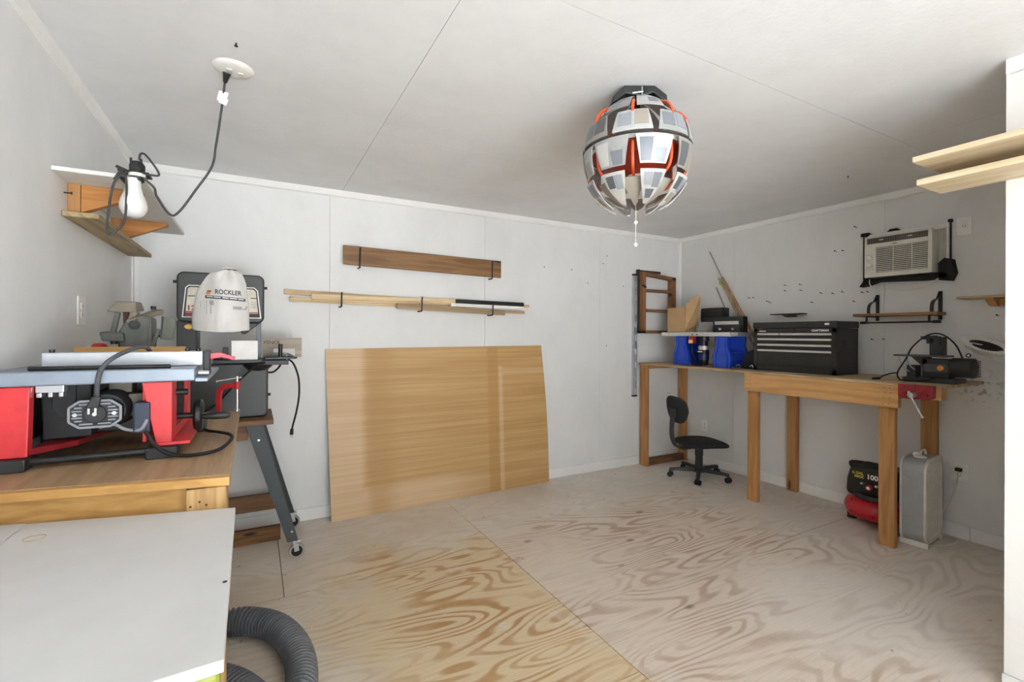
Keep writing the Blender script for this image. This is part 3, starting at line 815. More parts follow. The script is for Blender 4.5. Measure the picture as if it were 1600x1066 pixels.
ring(rrect(fw, fz, fz + fh, .07), rrect(fw - .008, fz + .008, fz + fh - .008, .063), -fd + .01, fd - .01).build('shell', M_FANG, fan, 0, 40)
for y, nm in ((-fd, 'front_grille'), (fd - .012, 'rear_grille')):
    g = ring(rrect(fw + .003, fz - .003, fz + fh + .003, .072), rrect(fw - .016, fz + .016, fz + fh - .016, .058), y, y + .012).build(nm, M_FANW, fan, .002, 40)
    for k in range(-8, 9):
        x = k * .0172
        zz = .018 if abs(k) < 7 else .04
        MB().bx(x - .0022, x + .0022, y + .002, y + .007, fz + zz, fz + fh - zz).build('grille_bar', M_FANW, g)
    for k in range(26):
        z = fz + .03 + k * .0182
        MB().bx(-fw + .018, fw - .018, y + .004, y + .009, z - .002, z + .002).build('grille_rung', M_FANW, g)
M_BLADE = plain('dark_grey_blade', '#5B5853', .5)
for k in range(5):
    a = k * 2 * math.pi / 5
    MB().box((.075 * math.cos(a), .0, fz + fh / 2 + .075 * math.sin(a)), (.11, .006, .07), (R(0), -a, 0)).build('fan_blade', M_BLADE, fan)
MB().cyl((0, -.02, fz + fh / 2), (0, .04, fz + fh / 2), .03).build('hub', M_CHAR, fan, 0, 40)
MB().lathe([(.0, .012), (.02, .012), (.03, .006), (.034, 0)], (-.06, -.01, fz + fh + .002), 20).build('control_dial', M_WHITEP, fan, 0, 40)
MB().lathe([(.0, .02), (.014, .02), (.02, .01), (.022, 0)], (-.015, .02, fz + fh + .002), 18).build('control_dial', M_WHITEP, fan, 0, 40)
MB().tube([(-.02, .0, fz + fh), (0, .0, fz + fh + .03), (.06, .0, fz + fh + .03), (.08, .0, fz + fh)], .008, flat=.6).build('carry_handle', M_WHITEP, fan, 0, 60)
for x in (-fw + .03, fw - .03):
    MB().bx(x - .012, x + .012, -fd - .006, fd + .006, 0.0, fz + .012).build('foot', M_FANW, fan, .003)
MB().tube([(-.08, .05, .03), (-.10, .0, .006), (-.04, -.085, .0045), (.06, -.13, .0045), (.17, -.135, .0045), (.215, -.085, .0045), (.195, -.055, .0045), (.180, -.045, .008), (.190, -.05, .12), (.215, -.07, .20), (.236, -.100, .29), (.238, -.118, .385), (.240, -.118, .418)], .0045, k=6).build('power_cord', M_FANW, fan, 0, 60)

# ------------------------------------------------------------------ pancake air compressor under the bench
cpz = W('air_compressor', 'red pancake air compressor with a black shroud under the bench', 'compressor', (3.785, 1.645, 0))
cc = (3.785, 1.645, 0)
cpz.part('tank', MB().lathe([(.0001, .055), (.12, .052), (.17, .058), (.185, .085), (.192, .115), (.185, .145), (.17, .170), (.12, .182), (.0001, .185)], cc, 36), plain('glossy_red_tank', '#B21F2A', .3, var=.02), 0, 60)
for a in (215, 335, 95):
    x, y = cc[0] + .155 * math.cos(R(a)), cc[1] + .155 * math.sin(R(a))
    ft = cpz.part('foot', MB().box((x, y, .045), (.045, .045, .06), (0, 0, R(a))), M_DKRED, .003)
    cpz.part('rubber_pad', MB().cyl((x, y, 0), (x, y, .016), .032, .026, 16), M_RUBBER, .002, 40, under=ft)
shr = MB()
shr.prism([(1.500, .19), (1.790, .19), (1.800, .22), (1.795, .30), (1.775, .375), (1.760, .40), (1.600, .405), (1.500, .395), (1.485, .30), (1.490, .22)], 'X', 3.685, 3.885)
sro = cpz.part('shroud', shr, M_BLACK, .016, 40, seg=3)
cpz.part('shroud_skirt', MB().lathe([(.10, .18), (.145, .186), (.14, .215), (.10, .225)], cc, 30), M_CHAR, 0, 50)
cpz.part('handle', MB().tube([(3.700, 1.765, .385), (3.685, 1.760, .415), (3.685, 1.680, .425), (3.685, 1.580, .42), (3.685, 1.500, .40), (3.700, 1.490, .36)], .014), M_RUBBER, 0, 60)
cpz.part('lettering', place_text(text_mb('100', .046, bold=.0015), (3.684, 1.635, .335), FACE_MX), M_WHITEINK)
cpz.part('lettering', place_text(text_mb('PSI', .036, bold=.0012), (3.684, 1.560, .330), FACE_MX), M_YELLOW)
cpz.part('lettering', place_text(text_mb('6 GAL', .026, bold=.001), (3.684, 1.722, .348), FACE_MX), M_YELLOW)
cpz.part('lettering', place_text(text_mb('MAX', .026, bold=.001), (3.684, 1.715, .324), FACE_MX), M_YELLOW)
cpz.part('gauge', MB().cyl((3.686, 1.650, .265), (3.662, 1.650, .265), .022, .019, 18), M_DKRED, .002, 40)
cpz.part('gauge_face', MB().cyl((3.663, 1.650, .265), (3.660, 1.650, .265), .011, n=14), M_WHITEINK)
for y in (1.685, 1.600):
    cpz.part('air_fitting', MB().cyl((3.685, y, .285), (3.660, y + .005, .288), .008, n=12), M_STEEL, 0, 40)
bk = MB().bx(3.47, 3.52, 1.42, 1.50, 0, .05).build('wood_block', M_PINE_Y, None, .002)
tag(bk, 'small pine block on the floor behind the bench leg', 'block')

# ------------------------------------------------------------------ wall outlets
def outlet(loc, face, label, w=.075, h=.118, n=2, group=None):
    t = W('wall_outlet', label, 'outlet', loc, group)
    x, y, z = loc
    def B(u0, u1, d0, d1, z0, z1):
        if face == '-X': return MB().bx(x - d1, x - d0, y + u0, y + u1, z + z0, z + z1)
        if face == '+X': return MB().bx(x + d0, x + d1, y + u0, y + u1, z + z0, z + z1)
        return MB().bx(x + u0, x + u1, y - d1, y - d0, z + z0, z + z1)
    t.part('cover_plate', B(-w / 2, w / 2, .001, .006, -h / 2, h / 2), M_WHITEP, .0015)
    for k in range(n):
        zc = (.5 - (k + .5) / n) * h * .62 if n > 1 else 0
        s = t.part('socket', B(-.016, .016, .005, .008, zc - .013, zc + .013), M_WHITEP, .003)
        for du in (-.006, .006):
            t.part('slot', B(du - .0014, du + .0014, .0078, .0084, zc - .004, zc + .006), M_INK, under=s)
        t.part('slot', B(-.002, .002, .0078, .0084, zc - .010, zc - .0065), M_INK, under=s)
    return t
outlet((XR, 1.267, 2.008), '-X', 'white single outlet on the wall beside the air conditioner', n=1)
lo = outlet((XR, 1.284, .425), '-X', 'white outlet low on the wall behind the box fan with a plug in it', w=.095)
tag(MB().bx(XR - .034, XR - .009, 1.268, 1.30, .432, .452).build('plug', M_RUBBER, None, .003), 'black plug pushed into the low outlet behind the box fan', 'plug')
outlet((XR, 3.243, .387), '-X', 'white outlet on the wall behind the office chair')
outlet((XL, 2.60, 1.393), '+X', 'white outlet on the wall above the table saw', w=.095)

# ------------------------------------------------------------------ nails left in the walls
M_NAIL = plain('dark_nail', '#3A3836', .5, .5)
CAMP = Vector((0, 0, 1.301))
def wall_right_at(px, py):
    s_, c_ = math.sin(R(-.25)), math.cos(R(-.25))
    dx, dy = px - 800, py - 522.4
    a = c_ * dx + s_ * dy; b = -s_ * dx + c_ * dy
    d = Vector((math.sin(YAW) + math.cos(YAW) * a / 737, math.cos(YAW) - math.sin(YAW) * a / 737, -b / 737))
    return d
nails = [(1172, 463), (1179, 462.5), (1200.5, 468), (1205, 470), (1228.5, 443), (1228.5, 451.5), (1252, 441.5), (1253, 450.5), (1270.5, 469), (1284.5, 454.5), (1303, 455), (1318, 452.5), (1349, 453), (1357.5, 452), (1336, 467), (1306, 389), (1318, 388), (1337, 351), (1365, 526), (1383, 525.5), (1560, 487)]
proto = None
for px, py in nails:
    d = wall_right_at(px, py)
    p = CAMP + d * (XR / d.x)
    if proto is None:
        proto = MB().cyl((.004, 0, 0), (-.030, 0, .004), .0022, n=8).cyl((-.030, 0, .004), (-.032, 0, .0042), .005, n=8).build('nail', M_NAIL, None)
        o = proto
    else:
        o = proto.copy(); COL.objects.link(o)
    o.location = p
    tag(o, 'dark nail sticking out of the bare side wall above the bench', 'nail', 'nails in the side wall')
proto = None
for px, py in [(849, 417), (892, 421), (917, 441.5), (972.5, 446), (947, 399), (941, 411), (947, 539), (1046, 612)]:
    d = wall_right_at(px, py)
    p = CAMP + d * (YB / d.y)
    if proto is None:
        proto = MB().cyl((0, .004, 0), (0, -.006, 0), .0022, n=8).cyl((0, -.006, 0), (0, -.008, 0), .005, n=8).build('nail', M_NAIL, None)
        o = proto
    else:
        o = proto.copy(); COL.objects.link(o)
    o.location = p
    tag(o, 'short dark nail in the back wall right of the plywood sheet', 'nail', 'nails in the back wall')

# ------------------------------------------------------------------ shelf boards on the partition
M_PLANK = wood('new_pine_plank', '#DDCFB2', '#BDA47A', 'Y', con=.8)
sp = W('plank_shelf', 'upper of two pine shelf boards running past the partition end', 'shelf board', (2.33, .2, 1.95))
sp.part('board', MB().bx(2.165, PX - .014, -.55, .835, 1.952, 1.972), M_PLANK, .0015)
sp.part('cleat', MB().bx(PX - .034, PX - .0085, -.5, .5, 1.925, 1.951), M_PINE_Y, .002)
sp2 = W('plank_shelf', 'lower of two pine shelf boards running past the partition end', 'shelf board', (2.33, .2, 1.88))
sp2.part('board', MB().bx(2.225, PX - .014, -.55, .845, 1.877, 1.900), M_PLANK, .0015)
sp2.part('cleat', MB().bx(PX - .034, PX - .0085, -.5, .5, 1.850, 1.876), M_PINE_Y, .002)

# ------------------------------------------------------------------ low black office chair
ch = thing('office_chair', 'low black armless office chair on castors beside the bench legs', 'chair', (3.575, 2.965, 0), R(-18))
# local +X = the way the chair faces
M_FAB = plain('black_fabric', '#1E2021', .9, var=.2, scale=60, bump=.3)
seat = MB()
rows_ = []
nu, nvv = 14, 14
def seat_pt(u, v, top):
    # u front/back -.5...5, v side
    L, Wd = .43, .40
    x = (u) * L; y = v * Wd
    e = max(0, 1 - (abs(2 * u) ** 3.2 + abs(2 * v) ** 3.2))
    h = .035 * e ** .35
    z = .318 + (h if top else -h * .75) - (.018 * max(0, u) ** 2 * 4) + .012 * (1 if u < -.2 else 0) * 0
    return (x, y, z)
def squircle(a, s):
    c, t = math.cos(a), math.sin(a)
    k = (abs(c) ** 3.2 + abs(t) ** 3.2) ** (-1 / 3.2)
    return (.5 * s * c * k, .5 * s * t * k)
rings_ = [0, .3, .55, .75, .88, .95, .99, 1.0]
nseg = 36
idx = []
vs, fs = [], []
for top in (True, False):
    rr_ = rings_ if top else rings_[::-1][1:]
    for s in rr_:
        row = []
        for i in range(nseg):
            u, w_ = squircle(2 * math.pi * i / nseg, max(s, 1e-3))
            vs.append(seat_pt(u, w_, top)); row.append(len(vs) - 1)
        idx.append(row)
for a, b_ in zip(idx[:-1], idx[1:]):
    for i in range(nseg):
        fs.append((a[i], b_[i], b_[(i + 1) % nseg], a[(i + 1) % nseg]))
seat.v, seat.f = vs, fs
so = seat.build('seat', M_FAB, ch, 0, 60, merge=True)
so.location = (.02, 0, 0)
# backrest: bent oval pad behind the seat
back = MB()
vs, fs, idx = [], [], []
for front in (True, False):
    rr_ = rings_ if front else rings_[::-1][1:]
    for s in rr_:
        row = []
        for i in range(nseg):
            u, w_ = squircle(2 * math.pi * i / nseg, max(s, 1e-3))
            y = u * .36 * (1 - .25 * max(0, -w_ * 2)); zz = w_ * .24
            e = max(0, 1 - (abs(2 * u) ** 3.2 + abs(2 * w_) ** 3.2))
            t = .018 * e ** .35
            x = -.235 + (t if front else -t) + .55 * y * y - .10 * zz
            vs.append((x, y, .625 + zz)); row.append(len(vs) - 1)
        idx.append(row)
for a, b_ in zip(idx[:-1], idx[1:]):
    for i in range(nseg):
        fs.append((a[i], b_[i], b_[(i + 1) % nseg], a[(i + 1) % nseg]))
back.v, back.f = vs, fs
back.build('backrest', M_FAB, ch, 0, 60, merge=True)
stem = MB()
P = catmull([(-.03, 0, .283), (-.16, 0, .275), (-.235, 0, .305), (-.268, 0, .38), (-.272, 0, .47), (-.262, 0, .60)], 6)
for a, b_ in zip(P[:-1], P[1:]):
    d = (b_ - a).normalized()
    stem.bar(a - d * .002, b_ + d * .002, .022, .05, (0, 1, 0))
stem.build('back_stem', M_CHAR, ch, .003)
MB().bx(-.272, -.25, -.04, .04, .56, .64).build('back_plate', M_CHAR, ch, .004)
MB().bx(-.08, .07, -.07, .07, .27, .292).build('seat_plate', M_CHAR, ch, .004)
MB().lathe([(.0, .07), (.03, .07), (.034, .09), (.032, .20), (.036, .205), (.036, .272), (.0, .272)], (0, 0, 0), 22).build('gas_column', M_CHAR, ch, 0, 40)
MB().lathe([(.0, .05), (.04, .05), (.045, .075), (.04, .095), (.0, .1)], (0, 0, 0), 22).build('hub', M_CHAR, ch, 0, 40)
for k in range(5):
    a = R(20 + 72 * k)
    c, s = math.cos(a), math.sin(a)
    arm = MB()
    q = [(.03, .055, .095, .022), (.22, .06, .083, .018), (.262, .052, .078, .017)]
    for (r0, zb0, zt0, w0), (r1, zb1, zt1, w1) in zip(q[:-1], q[1:]):
        def pt(r, w, z): return (r * c - w * s, r * s + w * c, z)
        arm.hexa([pt(r0, -w0, zb0), pt(r1, -w1, zb1), pt(r1, w1, zb1), pt(r0, w0, zb0)], [pt(r0, -w0 * .7, zt0), pt(r1, -w1 * .7, zt1), pt(r1, w1 * .7, zt1), pt(r0, w0 * .7, zt0)])
    ao = arm.build('leg', M_CHAR, ch, .003)
    cx, cy = .255 * c, .255 * s
    ca = MB()
    t = a + R(60)
    ax = Vector((math.cos(t), math.sin(t), 0))
    ctr = Vector((cx, cy, .024))
    ca.cyl(ctr - ax * .022, ctr - ax * .006, .0235, n=18).cyl(ctr + ax * .006, ctr + ax * .022, .0235, n=18)
    ca.cyl(ctr - ax * .008, ctr + ax * .008, .012, n=10)
    co = ca.build('castor', M_RUBBER, ao, .002, 40)
    MB().cyl((cx, cy, .024), (cx, cy, .06), .012, n=12).build('castor_hood', M_BLACK, ao, 0, 40)

# ------------------------------------------------------------------ exploding-globe ceiling lamp
LC = Vector((1.405, 1.49, 2.055))
lampw = W('ceiling_lamp', 'round ceiling lamp of open grey and white shell panels with orange ribs', 'lamp', (1.405, 1.49, H))
M_SH = [plain('shell_%d' % i, c, .35, .1, var=.08, scale=30) for i, c in enumerate(('#AEAFAD', '#9B9C9B', '#BDBCB7', '#97938B'))]
M_PATCH = [plain('patch_%d' % i, c, .4, .1, var=.05) for i, c in enumerate(('#777B82', '#92979E', '#5E6166', '#9B958A', '#BEBDB8'))]
M_RIB = plain('orange_red_plastic', '#D2532B', .4, var=.12)
M_CORE = plain('red_core', '#A8331C', .45, var=.15)
random.seed(5)
RX, RZ = .212, .232
def sp_pt(az, lat, r=1.0, off=Vector((0, 0, 0))):
    return LC + off + Vector((RX * r * math.cos(lat) * math.cos(az), RX * r * math.cos(lat) * math.sin(az), RZ * r * math.sin(lat)))
def shell(az, w0, w1, la0, la1, r=1.0, th=.012, off=Vector((0, 0, 0)), n=7, k=6, taper=None):
    """patch from latitude la0 (width w0) to la1 (width w1), all in radians"""
    m = MB(); vs = []
    for rr in (r, r - th):
        for i in range(n + 1):
            t = i / n
            la = la0 + (la1 - la0) * t
            w = w0 + (w1 - w0) * (t if taper is None else t ** taper)
            for j in range(k + 1):
                vs.append(sp_pt(az + (j / k - .5) * w, la, rr, off))
    m.v = vs
    q = (n + 1) * (k + 1)
    A = lambda i, j: i * (k + 1) + j
    for i in range(n):
        for j in range(k):
            m.f.append((A(i, j), A(i, j + 1), A(i + 1, j + 1), A(i + 1, j)))
            m.f.append((q + A(i, j), q + A(i + 1, j), q + A(i + 1, j + 1), q + A(i, j + 1)))
    for j in range(k):
        m.f.append((A(0, j + 1), A(0, j), q + A(0, j), q + A(0, j + 1)))
        m.f.append((A(n, j), A(n, j + 1), q + A(n, j + 1), q + A(n, j)))
    for i in range(n):
        m.f.append((A(i, 0), A(i + 1, 0), q + A(i + 1, 0), q + A(i, 0)))
        m.f.append((A(i + 1, k), A(i, k), q + A(i, k), q + A(i + 1, k)))
    return m
NP = 8
AZ0 = R(-90) - YAW + R(4)
for i in range(NP):
    az = AZ0 + i * 2 * math.pi / NP
    out = Vector((math.cos(az), math.sin(az), 0))
    # upper cap petals
    p = lampw.part('upper_panel', shell(az, R(41), R(37), R(80), R(36), .985, .018, out * .004), M_SH[(i * 3) % 4], 0, 40)
    for (dw, l0, l1, w) in ((random.uniform(-.12, .12), 66, 55, 11), (random.uniform(-.2, .2), 51, 41, 13)):
        lampw.part('inset', shell(az + dw, R(w), R(w * 1.05), R(l0), R(l1), 0.990, .004, out * .004, 3, 3), M_PATCH[random.randrange(5)], 0, 40, under=p)
    # belt panels
    azb = az + R(22.5)
    ob = Vector((math.cos(azb), math.sin(azb), 0)) * .006
    p = lampw.part('belt_panel', shell(azb, R(33), R(41), R(25), R(4), 1.03, .02, ob), M_SH[(i + 1) % 4], 0, 40)
    lampw.part('inset', shell(azb - R(8), R(14), R(14), R(22), R(9), 1.036, .006, ob, 3, 3), M_PATCH[i % 3], 0, 40, under=p)
    lampw.part('inset', shell(azb + R(9), R(14), R(14), R(24), R(9), 1.036, .006, ob, 3, 3), M_PATCH[(i + 1) % 5], 0, 40, under=p)
    lampw.part('belt_edge', shell(azb, R(41), R(41), R(3.4), R(1.4), 1.022, .02, ob, 1, 6), M_INK, 0, 40, under=p)
    # mid panels just below the belt
    p = lampw.part('middle_panel', shell(az, R(40), R(30), R(.5), R(-26), 1.03 if i % 2 else 1.01, .02, out * .006), M_SH[(i + 2) % 4], 0, 40)
    lampw.part('inset', shell(az - R(9), R(14), R(11), R(-3), R(-24), 1.036 if i % 2 else 1.016, .006, out * .006, 4, 3), M_PATCH[(i * 2) % 5], 0, 40, under=p)
    lampw.part('inset', shell(az + R(7), R(13), R(11), R(-12), R(-25), 1.036 if i % 2 else 1.016, .006, out * .006, 4, 3), M_PATCH[(i * 2 + 1) % 5], 0, 40, under=p)
    # lower pointed petals
    p = lampw.part('lower_panel', shell(az, R(30), R(9), R(-29), R(-66), 1.05, .018, out * .010 - Vector((0, 0, .008)), taper=1.8), M_SH[(i * 2) % 4], 0, 40)
    lampw.part('inset', shell(az - R(5), R(10), R(10), R(-32), R(-44), 1.057, .007, out * .010 - Vector((0, 0, .008)), 3, 3), M_PATCH[(i + 1) % 3], 0, 40, under=p)
    lampw.part('inset', shell(az + R(6), R(10), R(10), R(-32), R(-46), 1.057, .007, out * .010 - Vector((0, 0, .008)), 3, 3), M_PATCH[i % 3], 0, 40, under=p)
    lampw.part('inset', shell(az, R(13), R(10), R(-48), R(-58), 1.057, .007, out * .010 - Vector((0, 0, .008)), 3, 3), M_PATCH[(i + 2) % 5], 0, 40, under=p)
    # small petals between, seen from inside
    azs = az + R(22.5)
    lampw.part('inner_panel', shell(azs, R(30), R(9), R(-38), R(-76), .99, .015, n=6, k=4, taper=1.6), M_PATCH[3], 0, 40)
    # ribs
    lampw.part('rib', MB().tube([sp_pt(azs, R(46), .97), sp_pt(azs, R(38), 1.04), sp_pt(azs, R(28), 1.06), sp_pt(azs, R(23), 1.04)], .0065, n=6, k=4), M_RIB, 0, 60)
    lampw.part('rib', MB().tube([sp_pt(azs, R(-4), .93), sp_pt(azs, R(-18), .98), sp_pt(azs, R(-30), .96), sp_pt(azs, R(-48), .78)], .006, n=6, k=4), M_RIB, 0, 60)
lampw.part('core', MB().lathe([(.001, .10), (.10, .07), (.165, .03), (.185, -.005), (.165, -.04), (.10, -.055), (.05, -.09), (.001, -.095)], LC, 28), M_CORE, 0, 40)
lampw.part('belt_ring', MB().lathe([(.198, .012), (.203, .012), (.203, -.004), (.198, -.004)], LC, 48), M_SH[2], 0, 40)
lampw.part('bulb', MB().ball(LC + Vector((0, 0, -.10)), .045, n=18, m=12), M_WHITEP, 0, 60)
# black ceiling bracket
vr = Vector((math.cos(YAW), -math.sin(YAW), 0)); vf = Vector((math.sin(YAW), math.cos(YAW), 0))
bp = [(-.112, -.075), (-.108, -.048), (-.062, -.002), (.062, -.002), (.112, -.040), (.115, -.065), (.105, -.065), (.055, -.030), (.025, -.040), (-.025, -.040), (-.055, -.034)]
bm_ = MB()
top = Vector((1.405, 1.49, H - .0))
nb = len(bp)
bm_.v = [tuple(top + vr * u + Vector((0, 0, z)) - vf * .05) for u, z in bp] + [tuple(top + vr * u + Vector((0, 0, z)) + vf * .05) for u, z in bp]
bm_.f = [tuple(range(nb)), tuple(range(2 * nb - 1, nb - 1, -1))] + [(i, i + nb, (i + 1) % nb + nb, (i + 1) % nb) for i in range(nb)]
lampw.part('ceiling_bracket', bm_, M_BLACKM, .003, merge=True)
lampw.part('stem', MB().cyl(top + Vector((0, 0, -.035)), LC + Vector((0, 0, .03)), .016, n=14), M_BLACKM, 0, 40)
pin = top - vf * .055
lampw.part('bracket_pin', MB().cyl(pin + vr * -.03 + Vector((0, 0, -.036)), pin + vr * .012 + Vector((0, 0, -.030)), .003, n=8).cyl(pin + vr * .008 + Vector((0, 0, -.045)), pin + vr * .008 + Vector((0, 0, -.010)), .003, n=8), M_STEEL, 0, 40)
pcx = LC + Vector((0, 0, 0)) + vr * -.006 - vf * .02
ch_ = lampw.part('pull_cord', MB().cyl((pcx.x, pcx.y, 1.672), (pcx.x, pcx.y, LC.z - .13), .0012, n=6), M_WHITEP)
for z in (1.858, 1.768, 1.676):
    lampw.part('bead', MB().ball((pcx.x, pcx.y, z), .0085, n=12, m=8), M_WHITEP, 0, 60, under=ch_)

# ------------------------------------------------------------------ back wall: plywood sheet
def ply_sheet():
    BL, BR, TR, TL = Vector((.472, 3.445, 0)), Vector((2.292, 3.50, 0)), Vector((2.238, 3.556, 1.202)), Vector((.440, 3.556, 1.190))
    nx, nz = 16, 10
    vs, fs, uv = [], [], []
    for s in (0, 1):
        for j in range(nz + 1):
            for i in range(nx + 1):
                u, v_ = i / nx, j / nz
                p = (BL * (1 - u) + BR * u) * (1 - v_) + (TL * (1 - u) + TR * u) * v_
                p = p + Vector((0, .006 * s, 0)) + Vector((.018 * (u > .5) * (2 * u - 1) * math.sin(math.pi * v_), 0, 0))
                vs.append(p); uv.append((u, v_))
    q = (nx + 1) * (nz + 1)
    A = lambda i, j: j * (nx + 1) + i
    for j in range(nz):
        for i in range(nx):
            fs.append((A(i, j), A(i + 1, j), A(i + 1, j + 1), A(i, j + 1)))
            fs.append((q + A(i, j), q + A(i, j + 1), q + A(i + 1, j + 1), q + A(i + 1, j)))
    for i in range(nx):
        fs.append((A(i + 1, 0), A(i, 0), q + A(i, 0), q + A(i + 1, 0)))
        fs.append((A(i, nz), A(i + 1, nz), q + A(i + 1, nz), q + A(i, nz)))
    for j in range(nz):
        fs.append((A(0, j), A(0, j + 1), q + A(0, j + 1), q + A(0, j)))
        fs.append((A(nx, j + 1), A(nx, j), q + A(nx, j), q + A(nx, j + 1)))
    m = MB(); m.v, m.f = vs, fs
    mat, nt, b = base_mat('sun_tanned_plywood', '#C99C5E', .5)
    geo = N(nt, 'ShaderNodeNewGeometry')
    sep = N(nt, 'ShaderNodeSeparateXYZ'); nt.links.new(geo.outputs['Position'], sep.inputs[0])
    X, Z = sep.outputs[0], sep.outputs[2]
    mp = N(nt, 'ShaderNodeMapping'); mp.inputs['Scale'].default_value = (1.2, 1, 110)
    nt.links.new(geo.outputs['Position'], mp.inputs['Vector'])
    n1 = N(nt, 'ShaderNodeTexNoise', Scale=1.0, Detail=5.0, Roughness=.6); nt.links.new(mp.outputs[0], n1.inputs['Vector'])
    mp2 = N(nt, 'ShaderNodeMapping'); mp2.inputs['Scale'].default_value = (.8, 1, 24)
    nt.links.new(geo.outputs['Position'], mp2.inputs['Vector'])
    n2 = N(nt, 'ShaderNodeTexNoise', Scale=1.0, Detail=3.0); nt.links.new(mp2.outputs[0], n2.inputs['Vector'])
    grain = math_n(nt, 'ADD', math_n(nt, 'MULTIPLY', n1.outputs[0], .6), math_n(nt, 'MULTIPLY', n2.outputs[0], .4))
    tan = mixc(nt, ramp(nt, grain, .33, .68), '#C4A06C', '#B08853')
    pink = mixc(nt, ramp(nt, grain, .33, .68), '#D2B692', '#C8A67F')
    # zones faded or shaded for years by whatever leaned on the sheet
    left = ramp(nt, X, .735, .66)
    low = math_n(nt, 'MULTIPLY', ramp(nt, Z, .23, .16), ramp(nt, X, 1.9, 1.2))
    z1 = math_n(nt, 'MAXIMUM', left, low)
    vline = math_n(nt, 'MULTIPLY', math_n(nt, 'MULTIPLY', ramp(nt, X, 1.800, 1.815), ramp(nt, X, 1.855, 1.835)), ramp(nt, Z, 1.045, 1.02))
    hline = math_n(nt, 'MULTIPLY', math_n(nt, 'MULTIPLY', ramp(nt, Z, .965, .975), ramp(nt, Z, 1.015, 1.0)), ramp(nt, X, 1.80, 1.83))
    z1 = math_n(nt, 'MAXIMUM', z1, math_n(nt, 'MAXIMUM', math_n(nt, 'MULTIPLY', vline, .8), math_n(nt, 'MULTIPLY', hline, .6)))
    col = mixc(nt, math_n(nt, 'MULTIPLY', z1, .9), tan, pink)
    halo = math_n(nt, 'MULTIPLY', math_n(nt, 'MULTIPLY', ramp(nt, X, .68, .78), ramp(nt, X, 1.0, .82)), .45)
    edge = math_n(nt, 'MULTIPLY', math_n(nt, 'MULTIPLY', ramp(nt, X, 1.69, 1.72), ramp(nt, X, 1.81, 1.795)), .5)
    col = mixc(nt, math_n(nt, 'MAXIMUM', halo, edge), col, '#A97F43')
    nt.links.new(col, b.inputs['Base Color'])
    o = m.build('plywood_sheet', mat, None)
    tag(o, 'large tan plywood sheet leaning against the back wall', 'plywood sheet')
ply_sheet()

# ------------------------------------------------------------------ plank and trim sticks on black hooks
M_PLKBR = wood('brown_plank', '#906A42', '#5C3F24', 'X', freq=.9, con=.8)
pk = MB().hexa([(.556, 3.512, 1.795), (1.813, 3.512, 1.773), (1.813, 3.538, 1.773), (.556, 3.538, 1.795)], [(.554, 3.512, 1.930), (1.813, 3.512, 1.912), (1.813, 3.538, 1.912), (.554, 3.538, 1.930)]).build('wood_plank', M_PLKBR, None, .002)
tag(pk, 'brown knotty plank held flat on the back wall by two hooks', 'plank')
def hook(x, z0, z1, label, depth=.085, grp='black hooks on the back wall'):
    pts = [(x, YB - .001, z0 - .012), (x, YB - depth * .6, z0 - .014), (x, YB - depth + .004, z0 - .010), (x, YB - depth, z0 + .01), (x, YB - depth, (z0 + z1) / 2), (x + .002, YB - depth + .001, z1)]
    o = MB().tube(pts, .0055, n=8, k=5).build('wall_hook', M_BLACKM, None, 0, 60)
    tag(o, label, 'hook', grp)
hook(.665, 1.789, 1.918, 'black wire hook holding the brown plank', .068)
hook(1.725, 1.773, 1.905, 'black wire hook holding the brown plank', .068)
for x, z0, z1 in ((.535, 1.503, 1.59), (1.115, 1.487, 1.583), (1.715, 1.470, 1.555)):
    hook(x, z0, z1, 'black wire hook holding the bundle of trim sticks', .105)
M_STICK = wood('pale_trim_stick', '#E0C9A2', '#BC9C6B', 'X', knots=False)
M_STICK2 = wood('tan_trim_stick', '#CDB088', '#A2825A', 'X', knots=False)
def stick(p0, p1, w, h, mat, label, shape=None):
    m = MB()
    if shape == 'round':
        m.cyl(p0, p1, h / 2, n=12)
    else:
        m.bar(p0, p1, w, h)
    o = m.build('trim_stick', mat, None, 0.0012, 40 if shape else None)
    tag(o, label, 'trim stick', 'trim sticks on the back wall hooks')
stick((.176, 3.545, 1.583), (1.40, 3.545, 1.553), .014, .034, M_STICK2, 'long tan trim stick lying topmost in the wall bundle')
stick((.345, 3.522, 1.557), (1.40, 3.510, 1.560), .018, .034, M_STICK, 'pale ridged trim stick starting left of the first bundle hook')
stick((.350, 3.527, 1.532), (1.39, 3.534, 1.545), .012, .020, M_STICK, 'thin pale trim stick tucked low in the wall bundle')
stick((.210, 3.545, 1.535), (1.36, 3.550, 1.512), .014, .032, M_STICK, 'pale trim stick at the bottom left of the wall bundle')
stick((.93, 3.488, 1.508), (1.836, 3.488, 1.478), .016, .040, wood('grey_brown_stick', '#A98F70', '#86704F', 'X', knots=False), 'grey-brown square stick in front of the wall bundle')
stick((1.355, 3.520, 1.563), (2.035, 3.520, 1.556), .018, .032, M_BLACK, 'black plastic profile lying on top of the wall bundle')
stick((1.36, 3.500, 1.532), (2.025, 3.500, 1.524), .012, .026, M_WHITEP, 'white plastic profile under the black one in the bundle')
stick((1.36, 3.548, 1.522), (2.105, 3.548, 1.545), .018, .024, M_STICK, 'pale round dowel with its end poking out of the bundle', 'round')
stick((1.40, 3.525, 1.490), (2.045, 3.525, 1.487), .020, .020, M_STICK2, 'tan trim stick at the bottom right of the wall bundle')

